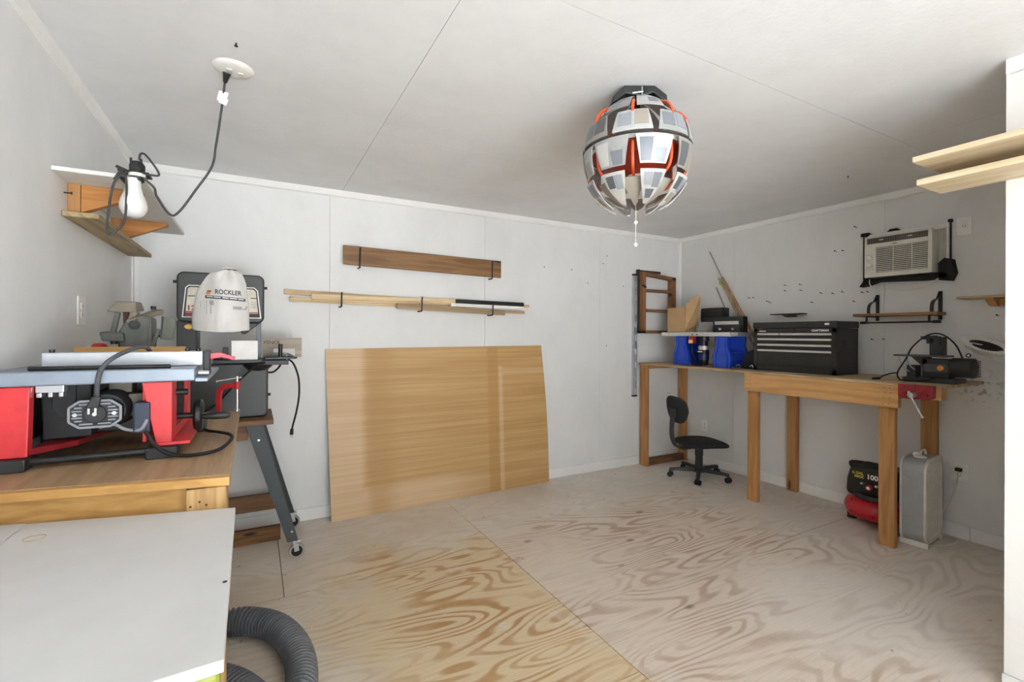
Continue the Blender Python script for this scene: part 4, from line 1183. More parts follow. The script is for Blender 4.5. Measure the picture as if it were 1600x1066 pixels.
# ------------------------------------------------------------------ wooden rack and slotted metal strip near the corner
M_RACK = wood('walnut_rack', '#966842', '#694628', 'Z', knots=False)
M_RACKX = wood('walnut_rack_cross', '#966842', '#694628', 'X', knots=False)
rk = W('wall_rack', 'open brown wooden wall rack with three openings beside the corner', 'rack', (3.63, YB, 1.32))
ry0, ry1 = 3.50, YB - .012
rk.part('side', MB().bx(3.375, 3.440, ry0, ry1, 1.315, 1.930), M_RACK, .002)
rk.part('side', MB().bx(3.80, 3.862, ry0, ry1, 1.345, 1.895), M_RACK, .002)
rk.part('top_rail', MB().hexa([(3.441, ry0, 1.895), (3.862, ry0, 1.862), (3.862, ry1, 1.862), (3.441, ry1, 1.895)], [(3.441, ry0, 1.930), (3.862, ry0, 1.897), (3.862, ry1, 1.897), (3.441, ry1, 1.930)]), M_RACKX, .002)
for z in (1.745, 1.545):
    rk.part('shelf', MB().bx(3.441, 3.799, ry0 - .005, ry1, z - .012, z + .014), M_RACKX, .002)
    rk.part('shelf_peg', MB().bx(3.785, 3.799, ry0, ry0 + .03, z - .045, z - .0125), M_BLACK)
rk.part('bottom_rail', MB().bx(3.375, 3.862, ry0, ry1, 1.315, 1.344), M_RACKX, .002)
rk.part('rear_frame', MB().bx(3.368, 3.374, ry0 + .02, YB - .001, 1.335, 1.955).bx(3.374, 3.70, YB - .012, YB - .001, 1.93, 1.955), plain('dark_frame', '#3B322A', .6), .001)
for x, z in ((3.395, 1.79), (3.42, 1.778)):
    rk.part('knob', MB().cyl((x, ry0, z), (x, ry0 - .018, z), .010, n=12), M_BLACK, 0, 40)

st = W('slotted_strip', 'tall slotted aluminium strip hanging on the back wall beside the rack', 'metal strip', (3.34, YB, .70))
for x in (3.316, 3.352):
    st.part('rail', MB().bx(x, x + .011, YB - .03, YB - .001, .69, 1.905), M_ALU, .001)
for k in range(9):
    z = .70 + k * .135
    st.part('web', MB().bx(3.327, 3.352, YB - .016, YB - .006, z, z + .055), M_ALU)
for z in (.683, 1.892):
    st.part('end_cap', MB().bx(3.315, 3.364, YB - .031, YB - .001, z, z + .017), M_BLACK, .001)

# ------------------------------------------------------------------ left workbench
ZB = .92
M_OLDTOP = wood('worn_bench_top', '#AE9270', '#8C7152', 'Y', knots=False, rough=.5, con=.7)
M_APR = wood('orange_apron', '#D2A563', '#AD7C3E', 'X', knots=False, con=.8)
M_LEGP = wood('pale_leg', '#D3AE78', '#A27B48', 'Z')
lb = W('wooden_workbench', 'sturdy wooden workbench with a worn top under the table saw', 'workbench', (-.34, 2.05, 0))
lb.part('bench_top', MB().hexa([(XL + .002, 1.60, ZB - .03), (-.056, 1.480, ZB - .03), (-.062, 2.685, ZB - .03), (XL + .002, 2.685, ZB - .03)], [(XL + .002, 1.60, ZB), (-.056, 1.480, ZB), (-.062, 2.685, ZB), (XL + .002, 2.685, ZB)]), M_OLDTOP, .003)
lb.part('front_edge', MB().hexa([(XL + .002, 1.575, ZB - .024), (-.056, 1.455, ZB - .024), (-.056, 1.479, ZB - .024), (XL + .002, 1.599, ZB - .024)], [(XL + .002, 1.575, ZB - .001), (-.056, 1.455, ZB - .001), (-.056, 1.479, ZB - .001), (XL + .002, 1.599, ZB - .001)]), M_APR, .003)
lb.part('apron', MB().hexa([(-.575, 1.603, ZB - .13), (-.157, 1.515, ZB - .13), (-.157, 1.535, ZB - .13), (-.575, 1.623, ZB - .13)], [(-.575, 1.603, ZB - .031), (-.157, 1.515, ZB - .031), (-.157, 1.535, ZB - .031), (-.575, 1.623, ZB - .031)]), M_APR, .002, label='orange pine board under the top')
for (x0, x1, y0, y1) in ((-.155, -.066, 1.485, 1.575), (XL + .004, -.575, 1.60, 1.69), (-.19, -.105, 2.54, 2.63), (XL + .004, -.575, 2.59, 2.68)):
    lg = lb.part('leg', MB().bx(x0, x1, y0, y1, 0, ZB - .0305), M_LEGP, .003)
for x, z in ((-.145, .845), (-.125, .855), (-.11, .845), (-.14, .82), (-.12, .815), (-.105, .825), (-.135, .80)):
    lb.part('nail_head', MB().cyl((x, 1.4845, z), (x, 1.487, z), .003, n=8), M_HOLE)
lb.part('side_rail', MB().bx(-.19, -.155, 1.576, 2.539, ZB - .13, ZB - .031), M_PINE_Y, .002)

# ------------------------------------------------------------------ red table saw
ts = W('table_saw', 'red table saw with a grey top standing on the wooden bench', 'table saw', (-.4, 2.0, ZB))
SF = 1.78
M_TBL = plain('grey_saw_table', '#8B95A2', .38, .35, var=.06)
ts.part('table_top', MB().bx(XL + .004, -.162, SF - .02, 2.28, 1.152, 1.192), M_TBL, .004)
ts.part('table_ledge', MB().bx(-.162, -.128, SF - .015, 2.30, 1.148, 1.160), M_TBL, .002)
fnc = ts.part('rip_fence', MB().bx(-.548, -.150, 1.875, 1.915, 1.193, 1.240), plain('pale_fence', '#BCC0C6', .35, .3, var=.04), .003)
ts.part('fence_end', MB().bx(-.149, -.130, 1.865, 1.925, 1.160, 1.243), M_CHAR, .004, under=fnc)
ts.part('fence_lever', MB().prism([(-.130, 1.232), (-.100, 1.234), (-.058, 1.218), (-.060, 1.208), (-.100, 1.218), (-.130, 1.212)], 'Y', 1.885, 1.905), plain('pink_red_lever', '#DC4A5E', .4), .002, under=fnc)
for x in (-.165, -.195, -.53):
    ts.part('fence_screw', MB().cyl((x, 1.895, 1.240), (x, 1.895, 1.249), .007, n=10), M_BLACK, 0, 40, under=fnc)
ts.part('fence_clamp', MB().cyl((-.16, 1.84, 1.170), (-.13, 1.84, 1.170), .009, n=12), M_STEEL, 0, 40, under=fnc)
# red body
ts.part('left_leg', MB().prism([(XL + .006, 1.150), (-.543, 1.150), (-.548, .955), (XL + .006, .955)], 'Y', SF, SF + .035), M_RED, .003)
rl_ = MB().prism([(-.297, 1.150), (-.222, 1.150), (-.222, .965), (-.262, .965)], 'Y', SF, SF + .03)
rl_.bx(-.235, -.222, SF + .025, SF + .10, .965, 1.150).bx(-.235, -.222, 2.18, 2.26, .965, 1.150).bx(-.235, -.222, SF + .1, 2.18, .965, .995)
rl_.bx(-.30, -.290, SF + .03, 2.26, .965, 1.150)
rl_.prism([(-.262, .965), (-.175, .965), (-.175, .955), (-.262, .955)], 'Y', SF - .002, 2.27)
ts.part('right_leg', rl_, M_RED, .002)
ts.part('left_flange', MB().hexa([(-.548, SF + .02, .956), (-.47, SF + .12, .956), (-.40, 2.25, .956), (-.548, 2.25, .956)], [(-.548, SF + .02, .975), (-.47, SF + .12, .972), (-.40, 2.25, .972), (-.548, 2.25, .975)]), M_DKRED, .002)
foot = MB().bx(XL + .004, -.545, SF - .025, SF + .06, ZB, .954)
ts.part('foot', foot, M_CHAR, .004)
ts.part('foot', MB().bx(-.285, -.205, SF - .025, SF + .06, ZB, .954), M_CHAR, .004)
ts.part('foot', MB().bx(-.215, -.165, 2.17, 2.27, ZB, .954), M_CHAR, .004)
ts.part('foot', MB().bx(XL + .004, -.545, 2.17, 2.27, ZB, .954), M_CHAR, .004)
ts.part('front_tube', MB().cyl((-.545, SF + .015, .939), (-.285, SF + .015, .939), .011, n=14), M_BLACKM, 0, 40)
ts.part('dust_chute', MB().prism([(-.558, 1.15), (-.44, 1.15), (-.44, .98), (-.552, .978)], 'Y', 1.90, 2.0).bx(-.45, -.30, 1.97, 2.22, .98, 1.15).bx(-.53, -.45, 1.99, 2.22, .98, 1.15), M_BLACK, .004)
ts.part('inner_bracket', MB().prism([(-.53, 1.149), (-.475, 1.149), (-.475, 1.07), (-.49, 1.045), (-.51, 1.045), (-.53, 1.07)], 'Y', 1.893, 1.901), M_CHAR, .002)
ts.part('guard_hook', MB().bx(-.542, -.48, SF + .03, SF + .06, 1.128, 1.150).bx(-.540, -.528, SF + .03, SF + .06, 1.115, 1.13).bx(-.515, -.505, SF + .03, SF + .06, 1.115, 1.13).bx(-.492, -.482, SF + .03, SF + .06, 1.115, 1.13), M_ALU, .002)
ts.part('blade_rod', MB().cyl((-.418, SF + .07, 1.149), (-.420, SF + .07, 1.095), .006, n=12), M_STEEL, 0, 40)
ts.part('trunnion', MB().bx(-.345, -.305, SF + .09, 1.96, 1.06, 1.11).cyl((-.35, SF + .10, 1.055), (-.305, SF + .10, 1.055), .018, n=16).bx(-.40, -.34, SF + .12, 1.96, 1.11, 1.148), plain('greasy_iron', '#6C6658', .5, .4), .003, 40)
# motor
M_BELL = plain('dull_grey_bell', '#8A8E93', .45, .4)
ts.part('side_skin', MB().bx(XL + .006, -.625, SF + .036, 2.16, .956, 1.15), M_BLACK)
mo = ts.part('motor', MB().lathe([(.0, .0), (.048, .0), (.055, .012), (.056, .10), (.062, .11), (.062, .15), (.0, .15)], (-.388, SF + .035, 1.068), 28, 'Y'), M_CHAR, 0, 40)
cx, cz = -.405, 1.064
oct_ = [(-.058, -.02), (-.058, .02), (-.035, .038), (.035, .038), (.058, .02), (.058, -.02), (.035, -.038), (-.035, -.038)]
ts.part('end_bell', MB().prism([(cx + a * 1.04, cz + b * 1.04) for a, b in oct_], 'Y', SF + .008, SF + .05), M_CHAR, .003, under=mo)
for k in range(-3, 4):
    z = cz + k * .0095
    w_ = .052 if abs(k) < 2 else (.046 if abs(k) < 3 else .036)
    for s in (-1, 1):
        ts.part('vent_rib', MB().bx(cx + s * (.029 if abs(k) < 3 else .006), cx + s * w_, SF + .002, SF + .008, z - .0022, z + .0022), M_BELL, under=mo)
sl = MB()
rim = [(cx + a, cz + b) for a, b in oct_]
for a, b in zip(rim, rim[1:] + rim[:1]):
    sl.bar((a[0], SF + .004, a[1]), (b[0], SF + .004, b[1]), .006, .004, (0, 1, 0))
ts.part('bell_rim', sl, M_BELL, under=mo)
ts.part('end_cap', MB().cyl((cx, SF + .008, cz), (cx, SF - .001, cz), .026, n=24), M_CHAR, .002, 40, under=mo)
for x, y in ((cx, SF), (cx - .044, SF + .003), (cx + .044, SF + .003)):
    ts.part('cap_screw', MB().cyl((x, y, cz), (x, y - .005, cz), .0055, n=10), M_STEEL, 0, 40, under=mo)
# plug hanging over the motor and cords
pg = ts.part('hanging_plug', MB().hexa([(cx - .018, SF - .022, 1.083), (cx + .012, SF - .022, 1.083), (cx + .012, SF - .004, 1.083), (cx - .018, SF - .004, 1.083)], [(cx - .002, SF - .022, 1.118), (cx + .018, SF - .022, 1.118), (cx + .018, SF - .004, 1.118), (cx - .002, SF - .004, 1.118)]), M_CHAR, .004)
for x in (cx - .013, cx + .002):
    ts.part('prong', MB().bx(x, x + .005, SF - .015, SF - .012, 1.066, 1.084), M_STEEL, under=pg)
ts.part('power_cord', MB().tube([(cx + .008, SF - .013, 1.116), (cx + .012, SF - .030, 1.15), (cx + .022, SF - .038, 1.195), (cx + .048, SF - .03, 1.228), (cx + .080, 1.84, 1.252), (cx + .098, 1.92, 1.2515), (cx + .104, 1.99, 1.215), (cx + .108, 2.04, 1.199)], .0065, n=10), plain('grey_cord', '#4E5155', .6), 0, 60)
ts.part('motor_cord', MB().tube([(-.398, SF + .02, 1.022), (-.365, SF + .015, 1.028), (-.335, SF + .005, 1.012), (-.30, SF - .012, 1.010), (-.285, SF - .015, 1.03), (-.283, SF + .0, 1.045)], .005, n=8), plain('pale_grey_cord', '#8F9298', .6), 0, 60)
ts.part('switch_box', MB().bx(-.317, -.275, SF - .012, SF + .05, 1.00, 1.092), plain('slate_box', '#2C3448', .5), .006)
ts.part('long_cord', MB().tube([(-.285, SF - .014, 1.005), (-.272, SF - .024, .985), (-.25, SF - .035, .955), (-.21, SF - .045, .932), (-.15, SF - .045, .927), (-.095, SF - .02, .932), (-.066, SF + .06, .945), (-.075, SF + .15, .945), (-.115, 2.05, .935), (-.16, 2.16, .926), (-.19, 2.22, .94)], .0055, n=8), M_RUBBER, 0, 60)
# hand wheel on the right side
hw = ts.part('hand_wheel', MB().lathe([(.015, -.004), (.046, -.008), (.053, .0), (.053, .012), (.046, .018), (.015, .012)], (-.170, 1.92, 1.022), 28, 'X'), M_BLACK, 0, 40)
ts.part('wheel_disc', MB().cyl((-.172, 1.92, 1.022), (-.158, 1.92, 1.022), .046, n=28), M_CHAR, 0, 40, under=hw)
ts.part('wheel_shaft', MB().cyl((-.25, 1.92, 1.022), (-.155, 1.92, 1.022), .010, n=12), M_BLACK, 0, 40, under=hw)
ts.part('crank_handle', MB().lathe([(.0, .0), (.007, .0), (.010, .012), (.013, .04), (.013, .07), (.009, .082), (.0, .085)], (-.156, 1.905, 1.018), 16, 'X'), M_BLACK, 0, 40, under=hw)
ts.part('lock_knob', MB().cyl((-.245, 1.87, 1.108), (-.19, 1.87, 1.108), .012, .010, 16), M_BLACK, .002, 40)
ts.part('side_cavity', MB().bx(-.289, -.286, SF + .04, 2.2, .995, 1.148), plain('dusty_red', '#8C5A50', .8), .001)

ps = MB().cyl((-.553, 1.80, 1.1985), (-.225, 1.775, 1.1985), .0062, n=12).build('push_rod', M_BLACK, None, .002, 40)
tag(ps, 'thin black rod lying along the front of the saw table', 'rod')
bt = MB().bx(-.545, -.23, 2.14, 2.19, 1.193, 1.249).build('wood_batten', M_APR, None, .002)
tag(bt, 'orange wooden batten on the saw table behind the fence', 'batten')

# ------------------------------------------------------------------ red C-clamp on the bench corner
cl = W('c_clamp', 'small red C-clamp gripping the back corner of the wooden bench', 'clamp', (-.13, 2.70, ZB))
M_CL = plain('clamp_red', '#B5252A', .4, var=.12)
pA = [(-.145, 2.702, .86), (-.150, 2.705, .93), (-.150, 2.705, 1.0), (-.140, 2.695, 1.03), (-.118, 2.68, 1.042), (-.074, 2.662, 1.046)]
pts = catmull(pA, 5)
cm = MB()
for a, b_ in zip(pts[:-1], pts[1:]):
    d = (b_ - a).normalized()
    cm.bar(a - d * .002, b_ + d * .002, .016, .024, (.35, -.15, 1) if abs(d.z) < .5 else (1, -.4, 0))
cm.cyl((-.072, 2.66, 1.028), (-.072, 2.66, 1.064), .013, n=14)
cm.bar((-.148, 2.702, .868), (-.075, 2.662, .868), .016, .022)
cl.part('frame', cm, M_CL, .002)
scw = cl.part('screw', MB().cyl((-.072, 2.66, .930), (-.072, 2.66, 1.090), .0055, n=12), M_STEEL, 0, 40)
cl.part('swivel_pad', MB().cyl((-.072, 2.66, ZB + .0005), (-.072, 2.66, ZB + .012), .012, .009, 14), M_STEEL, 0, 40, under=scw)
cl.part('tommy_bar', MB().cyl((-.155, 2.63, 1.072), (-.058, 2.665, 1.083), .003, n=8).ball((-.155, 2.63, 1.072), .005).ball((-.058, 2.665, 1.083), .005), M_STEEL, 0, 40, under=scw)

# ------------------------------------------------------------------ old grey tool (belt sander) on the back of the bench
bs = W('belt_sander', 'old grey metal bench sander with angled rests behind the table saw', 'sander', (-.47, 2.45, ZB))
M_IRON = plain('worn_grey_iron', '#5F605B', .5, .3, var=.18)
M_IRONL = plain('worn_tan_iron', '#7F7668', .55, .2, var=.15)
M_IROND = plain('dark_iron', '#3F403E', .55, .3, var=.15)
bs.part('pedestal', MB().hexa([(-.53, 2.36, ZB), (-.36, 2.36, ZB), (-.36, 2.56, ZB), (-.53, 2.56, ZB)], [(-.475, 2.40, 1.24), (-.375, 2.40, 1.24), (-.375, 2.50, 1.24), (-.475, 2.50, 1.24)]), M_IROND, .008)
bs.part('housing', MB().prism([(-.475, 1.235), (-.366, 1.235), (-.366, 1.36), (-.40, 1.375), (-.455, 1.345), (-.475, 1.30)], 'Y', 2.39, 2.50), M_IRON, .008)
bs.part('shaft_end', MB().cyl((-.422, 2.39, 1.332), (-.422, 2.375, 1.332), .018, n=18).cyl((-.422, 2.376, 1.332), (-.422, 2.370, 1.332), .011, n=14), M_IROND, .001, 40)
arm = bs.part('top_arm', MB().hexa([(-.452, 2.38, 1.340), (-.425, 2.38, 1.342), (-.335, 2.46, 1.378), (-.365, 2.48, 1.378)], [(-.445, 2.38, 1.356), (-.418, 2.38, 1.358), (-.335, 2.46, 1.400), (-.372, 2.48, 1.402)]), M_IRONL, .004)
bs.part('arm_knob', MB().cyl((-.372, 2.46, 1.398), (-.372, 2.46, 1.412), .009, .010, 14), M_BLACK, 0, 40, under=arm)
hd = bs.part('wheel_guard', MB().hexa([(-.512, 2.39, 1.382), (-.415, 2.39, 1.382), (-.405, 2.49, 1.392), (-.50, 2.49, 1.392)], [(-.485, 2.40, 1.426), (-.420, 2.40, 1.426), (-.415, 2.48, 1.428), (-.48, 2.48, 1.428)]), M_IRONL, .005)
bs.part('guard_cheek', MB().hexa([(-.450, 2.405, 1.335), (-.435, 2.405, 1.335), (-.43, 2.45, 1.335), (-.448, 2.45, 1.335)], [(-.440, 2.40, 1.385), (-.413, 2.40, 1.385), (-.413, 2.45, 1.385), (-.44, 2.45, 1.385)]), M_IRONL, .003, under=hd)
bs.part('belt', MB().bar((-.455, 2.43, 1.385), (-.452, 2.43, 1.30), .018, .04, (0, 1, 0)), plain('brown_abrasive', '#4C2F28', .9), .002)
bs.part('tension_post', MB().bar((-.480, 2.42, 1.382), (-.497, 2.42, 1.29), .016, .02, (0, 1, 0)), M_IRON, .003)
bs.part('work_rest', MB().hexa([(-.520, 2.37, 1.268), (-.45, 2.37, 1.264), (-.45, 2.46, 1.268), (-.520, 2.46, 1.272)], [(-.528, 2.37, 1.302), (-.455, 2.37, 1.300), (-.455, 2.46, 1.304), (-.528, 2.46, 1.306)]), M_IRON, .003)
bs.part('rest_bolt', MB().cyl((-.485, 2.385, 1.255), (-.485, 2.385, 1.27), .012, n=12), M_BLACK, 0, 40)
bs.part('side_rest', MB().bar((-.318, 2.40, 1.272), (-.308, 2.40, 1.362), .042, .008, (0, 1, 0)).bar((-.338, 2.40, 1.275), (-.332, 2.40, 1.37), .004, .03, (0, 1, 0)), plain('green_grey_iron', '#5F6459', .5, .3, var=.15), .002)
bs.part('strut', MB().bar((-.368, 2.40, 1.235), (-.345, 2.40, 1.315), .014, .012, (0, 1, 0)).bar((-.376, 2.39, 1.24), (-.378, 2.39, 1.36), .008, .010, (0, 1, 0)), M_IRON, .002)
bs.part('tie_bolt', MB().cyl((-.365, 2.405, 1.288), (-.318, 2.405, 1.285), .005, n=10), M_IROND, 0, 40)
rbn = W('emergency_button', 'round red cap beside the grey bench sander', 'button', (-.57, 2.52, ZB))
rbn.part('post', MB().cyl((-.555, 2.50, ZB), (-.555, 2.50, 1.235), .012, n=14), M_IROND, 0, 40)
rbn.part('cap', MB().lathe([(.0, .022), (.018, .02), (.026, .01), (.026, .0), (.0, .0)], (-.555, 2.50, 1.236), 20), M_RED, 0, 50)

# ------------------------------------------------------------------ bandsaw on a wheeled stand
bd = W('band_saw', 'tall black band saw standing on a wheeled metal stand by the back wall', 'band saw', (-.15, 3.18, .815))
BY0, BY1 = 3.10, 3.30
M_BSAW = plain('dark_grey_casting', '#37393A', .45, var=.08)
def rpoly(x0, x1, z0, z1, r, n=5):
    out = []
    for cx_, cz_, a0 in ((x1 - r, z1 - r, 0), (x0 + r, z1 - r, 90), (x0 + r, z0 + r, 180), (x1 - r, z0 + r, 270)):
        for i in range(n + 1):
            a = R(a0 + 90 * i / n)
            out.append((cx_ + r * math.cos(a), cz_ + r * math.sin(a)))
    return out
up = bd.part('upper_housing', MB().prism(rpoly(-.370, .050, 1.358, 1.635, .035), 'Y', BY0, BY1), M_BSAW, .010, 40, seg=3)
bd.part('column', MB().prism([(-.372, 1.37), (-.272, 1.37), (-.278, 1.34), (-.278, 1.13), (-.372, 1.13)], 'Y', BY0 + .02, BY1), M_BSAW, .008)
bd.part('lower_housing', MB().prism(rpoly(-.372, .072, .815, 1.128, .03), 'Y', BY0, BY1), M_BSAW, .010, 40, seg=3)
bd.part('chin', MB().prism([(-.10, 1.36), (.03, 1.36), (-.045, 1.295), (-.06, 1.295)], 'Y', BY0 + .03, BY1 - .05), M_BLACK, .004)
bd.part('guide_bar', MB().bx(.008, .036, BY0 + .08, BY0 + .10, 1.14, 1.37), plain('slate_grey_bar', '#55585C', .4, .3), .002)
# label plate
lp = bd.part('label_plate', MB().prism([(-.345, 1.385), (.035, 1.385), (.018, 1.545), (.0, 1.563), (-.315, 1.563), (-.330, 1.548)], 'Y', BY0 - .004, BY0), M_WHITEP, .0005)
bd.part('label_border', MB().prism([(-.339, 1.390), (.029, 1.390), (.012, 1.543), (-.003, 1.558), (-.312, 1.558), (-.325, 1.546)], 'Y', BY0 - .0052, BY0 - .0035), M_INK, under=lp)
bd.part('label_field', MB().prism([(-.328, 1.412), (.019, 1.412), (.006, 1.54), (-.008, 1.551), (-.307, 1.551), (-.318, 1.543)], 'Y', BY0 - .0060, BY0 - .005), plain('cream_print', '#C9C4B4', .5), under=lp)
bd.part('label_stripe', MB().bx(-.329, .020, BY0 - .0066, BY0 - .006, 1.414, 1.420), M_DKRED, under=lp)
for x0, x1, z in ((-.318, -.275, 1.500), (-.02, .012, 1.498)):
    bd.part('label_bar', MB().bx(x0, x1, BY0 - .0066, BY0 - .006, z, z + .005), M_INK, under=lp)
for z in (1.475, 1.463, 1.448):
    bd.part('label_row', MB().bx(-.02, .014, BY0 - .0066, BY0 - .006, z, z + .004), M_GREYINK, under=lp)
bd.part('brand_patch', MB().bx(-.328, -.288, BY0 - .0060, BY0 - .0053, 1.394, 1.408), M_DKRED, under=lp)
bd.part('lettering', place_text(text_mb('12', .036, bold=.001), (-.302, BY0 - .0068, 1.437), FACE_MY, 1.25), M_DKRED, under=lp)
bd.part('switch', MB().lathe([(.0, .012), (.016, .010), (.020, .0)], (-.315, BY0 + .018, 1.335), 18, 'Y', Matrix.Diagonal((1.15, -1, .8))), plain('yellow_switch', '#E8B860', .4), 0, 50)
bd.part('top_knob', MB().cyl((-.115, BY0 + .06, 1.634), (-.115, BY0 + .06, 1.66), .012, n=14).lathe([(.0, .022), (.022, .020), (.024, .0), (.0, .0)], (-.115, BY0 + .06, 1.652), 20), M_BLACK, 0, 40)
for x0, x1, z in ((-.371, -.388, 1.58), (.050, .066, 1.565), (.072, .086, .94)):
    bd.part('side_knob', MB().cyl((x0, BY0 + .03, z), (x1, BY0 + .03, z), .008, n=12), M_BLACK, 0, 40)
tb = bd.part('saw_table', MB().bx(-.20, .165, BY0 - .06, BY1 - .02, 1.132, 1.150), M_BSAW, .003)
bd.part('table_trunnion', MB().lathe([(.0, -.05), (.05, -.042), (.075, -.02), (.08, .0), (.0, .0)], (.02, BY0 + .0, 1.131), 24), M_BLACK, 0, 40)
bd.part('front_rail', MB().bx(.04, .175, BY0 - .085, BY0 - .061, 1.120, 1.146), M_BLACK, .003)
mg = bd.part('mitre_gauge', MB().prism([(.055, BY0 - .075), (.205, BY0 - .075), (.225, BY0 - .02), (.20, BY0 + .02), (.06, BY0 + .02), (.045, BY0 - .03)], 'Z', 1.151, 1.163), M_BLACKM, .002)
bd.part('gauge_face', MB().prism([(.055, 1.163), (.075, 1.185), (.085, 1.165)], 'Y', BY0 - .01, BY0 + .01).bx(.09, .165, BY0 - .01, BY0 + .01, 1.163, 1.186).prism([(.17, 1.163), (.172, 1.186), (.215, 1.166)], 'Y', BY0 - .01, BY0 + .01), M_BLACKM, .001, under=mg)
bd.part('gauge_handle', MB().cyl((.135, BY0 - .02, 1.162), (.135, BY0 - .02, 1.238), .0115, n=16), M_BLACK, .002, 40, under=mg)
bd.part('table_knob', MB().cyl((-.20, BY0 + .0, 1.16), (-.155, BY0 + .0, 1.16), .010, n=12).bx(-.155, -.13, BY0 - .01, BY0 + .03, 1.151, 1.22), M_BLACK, .002, 40)
pc = bd.part('power_cord', MB().tube([(.175, BY0 - .01, 1.148), (.205, BY0 - .015, 1.120), (.232, BY0 - .01, 1.04), (.238, BY0 + .0, .94), (.225, BY0 + .0, .84), (.205, BY0 + .01, .75), (.20, BY0 + .01, .725)], .0055), M_RUBBER, 0, 60)
bd.part('plug', MB().cyl((.20, BY0 + .01, .728), (.198, BY0 + .01, .695), .009, .011, 14).bx(.194, .196, BY0 + .008, BY0 + .013, .678, .696).bx(.201, .203, BY0 + .008, BY0 + .013, .678, .696), M_RUBBER, 0, 40, under=pc)
bd.part('work_cord', MB().tube([(.055, BY0 - .09, 1.135), (.0, BY0 - .10, 1.11), (-.07, BY0 - .08, 1.04), (-.13, BY0 - .05, .97), (-.19, BY0 - .03, .90), (-.26, BY0 - .02, .86)], .0055), M_RUBBER, 0, 60, under=pc)
bd.part('loop_cord', MB().tube([(.075, BY0 + .02, 1.07), (.10, BY0 - .01, 1.075), (.125, BY0 - .03, 1.10), (.135, BY0 - .04, 1.12)], .0055), M_RUBBER, 0, 60, under=pc)
wbx = MB().bx(-.112, .018, BY0 - .05, BY0 - .012, 1.151, 1.258).build('white_block', M_WHITEP, None, .001)
tag(wbx, 'plain white block standing on the band saw table', 'block')
fb = W('plywood_offcut', 'L-shaped grey plywood offcut marked FENCE standing behind the band saw', 'offcut', (.14, 3.24, 1.15))
M_OFF = wood('grey_plywood', '#B3A797', '#94887A', 'X', knots=False)
fb.part('board', MB().prism([(.045, 1.151), (.105, 1.151) , (.105, 1.205), (.225, 1.205), (.225, 1.151), (.262, 1.151), (.262, 1.272), (.045, 1.272)], 'Y', 3.24, 3.252), M_OFF, .0008)
fb.part('lettering', place_text(text_mb('FENCE', .030, bold=.0004), (.095, 3.2395, 1.243), FACE_MY), plain('marker_brown', '#5A463A', .7))

# plastic bag over the upper housing
bag = W('plastic_bag', 'white printed plastic shopping bag hung over the band saw top knob', 'bag', (-.13, 3.05, 1.33))
outl = [(1.317, -.292, -.026), (1.328, -.298, -.024), (1.38, -.300, -.026), (1.44, -.292, -.026), (1.50, -.284, -.032), (1.54, -.272, -.038), (1.58, -.252, -.042), (1.61, -.234, -.052), (1.635, -.214, -.062), (1.652, -.165, -.088)]
nu = 22
vs, fs = [], []
random.seed(3)
for side in (0, 1):
    for r_, (z, xl, xr) in enumerate(outl):
        for i in range(nu + 1):
            u = i / nu
            x = xl + (xr - xl) * u
            bulge = (1 - abs(2 * u - 1) ** 2.4) * (.034 if z < 1.54 else .034 - .12 * (z - 1.54))
            crease = .006 * math.sin(u * 13 + z * 30) * (z > 1.53) + .0035 * math.sin(u * 7 - z * 18) + .004 * math.exp(-((u - .46) / .03) ** 2)
            y = BY0 - .010 - (bulge + crease if side == 0 else -.0) - (.002 if side == 0 else 0)
            zz = z
            if r_ < 2: zz = z - .012 * math.sin(u * math.pi) * (1 if side == 0 else .4)
            vs.append((x, y, zz))
nr = len(outl)
for side in (0, 1):
    o_ = side * nr * (nu + 1)
    for r_ in range(nr - 1):
        for i in range(nu):
            q = (o_ + r_ * (nu + 1) + i, o_ + r_ * (nu + 1) + i + 1, o_ + (r_ + 1) * (nu + 1) + i + 1, o_ + (r_ + 1) * (nu + 1) + i)
            fs.append(q if side == 0 else q[::-1])
k0 = nr * (nu + 1)
for i in range(nu):
    fs.append((i + 1, i, k0 + i, k0 + i + 1))
for r_ in range(nr - 1):
    a, b_ = r_ * (nu + 1), (r_ + 1) * (nu + 1)
    fs.append((a, b_, k0 + b_, k0 + a)); fs.append((b_ + nu, a + nu, k0 + a + nu, k0 + b_ + nu))
bgm = MB(); bgm.v, bgm.f = vs, fs
mbag, ntb, bb = base_mat('thin_white_plastic', '#D9D6D2', .35)
bb.inputs['Subsurface Weight'].default_value = .15
bb.inputs['Subsurface Radius'].default_value = (.02, .02, .02)
tcb = N(ntb, 'ShaderNodeTexCoord'); nb_ = N(ntb, 'ShaderNodeTexNoise', Scale=22.0, Detail=4.0)
ntb.links.new(tcb.outputs['Object'], nb_.inputs['Vector']); add_bump(ntb, bb, nb_.outputs[0], .5, .006)
bag.part('sack', bgm, mbag, 0, 75)
bag.part('handle', MB().tube([(-.165, BY0 - .012, 1.643), (-.150, BY0 + .01, 1.666), (-.115, BY0 + .026, 1.668), (-.085, BY0 + .01, 1.662), (-.092, BY0 - .012, 1.643)], .006, n=8, flat=.5), mbag, 0, 60)
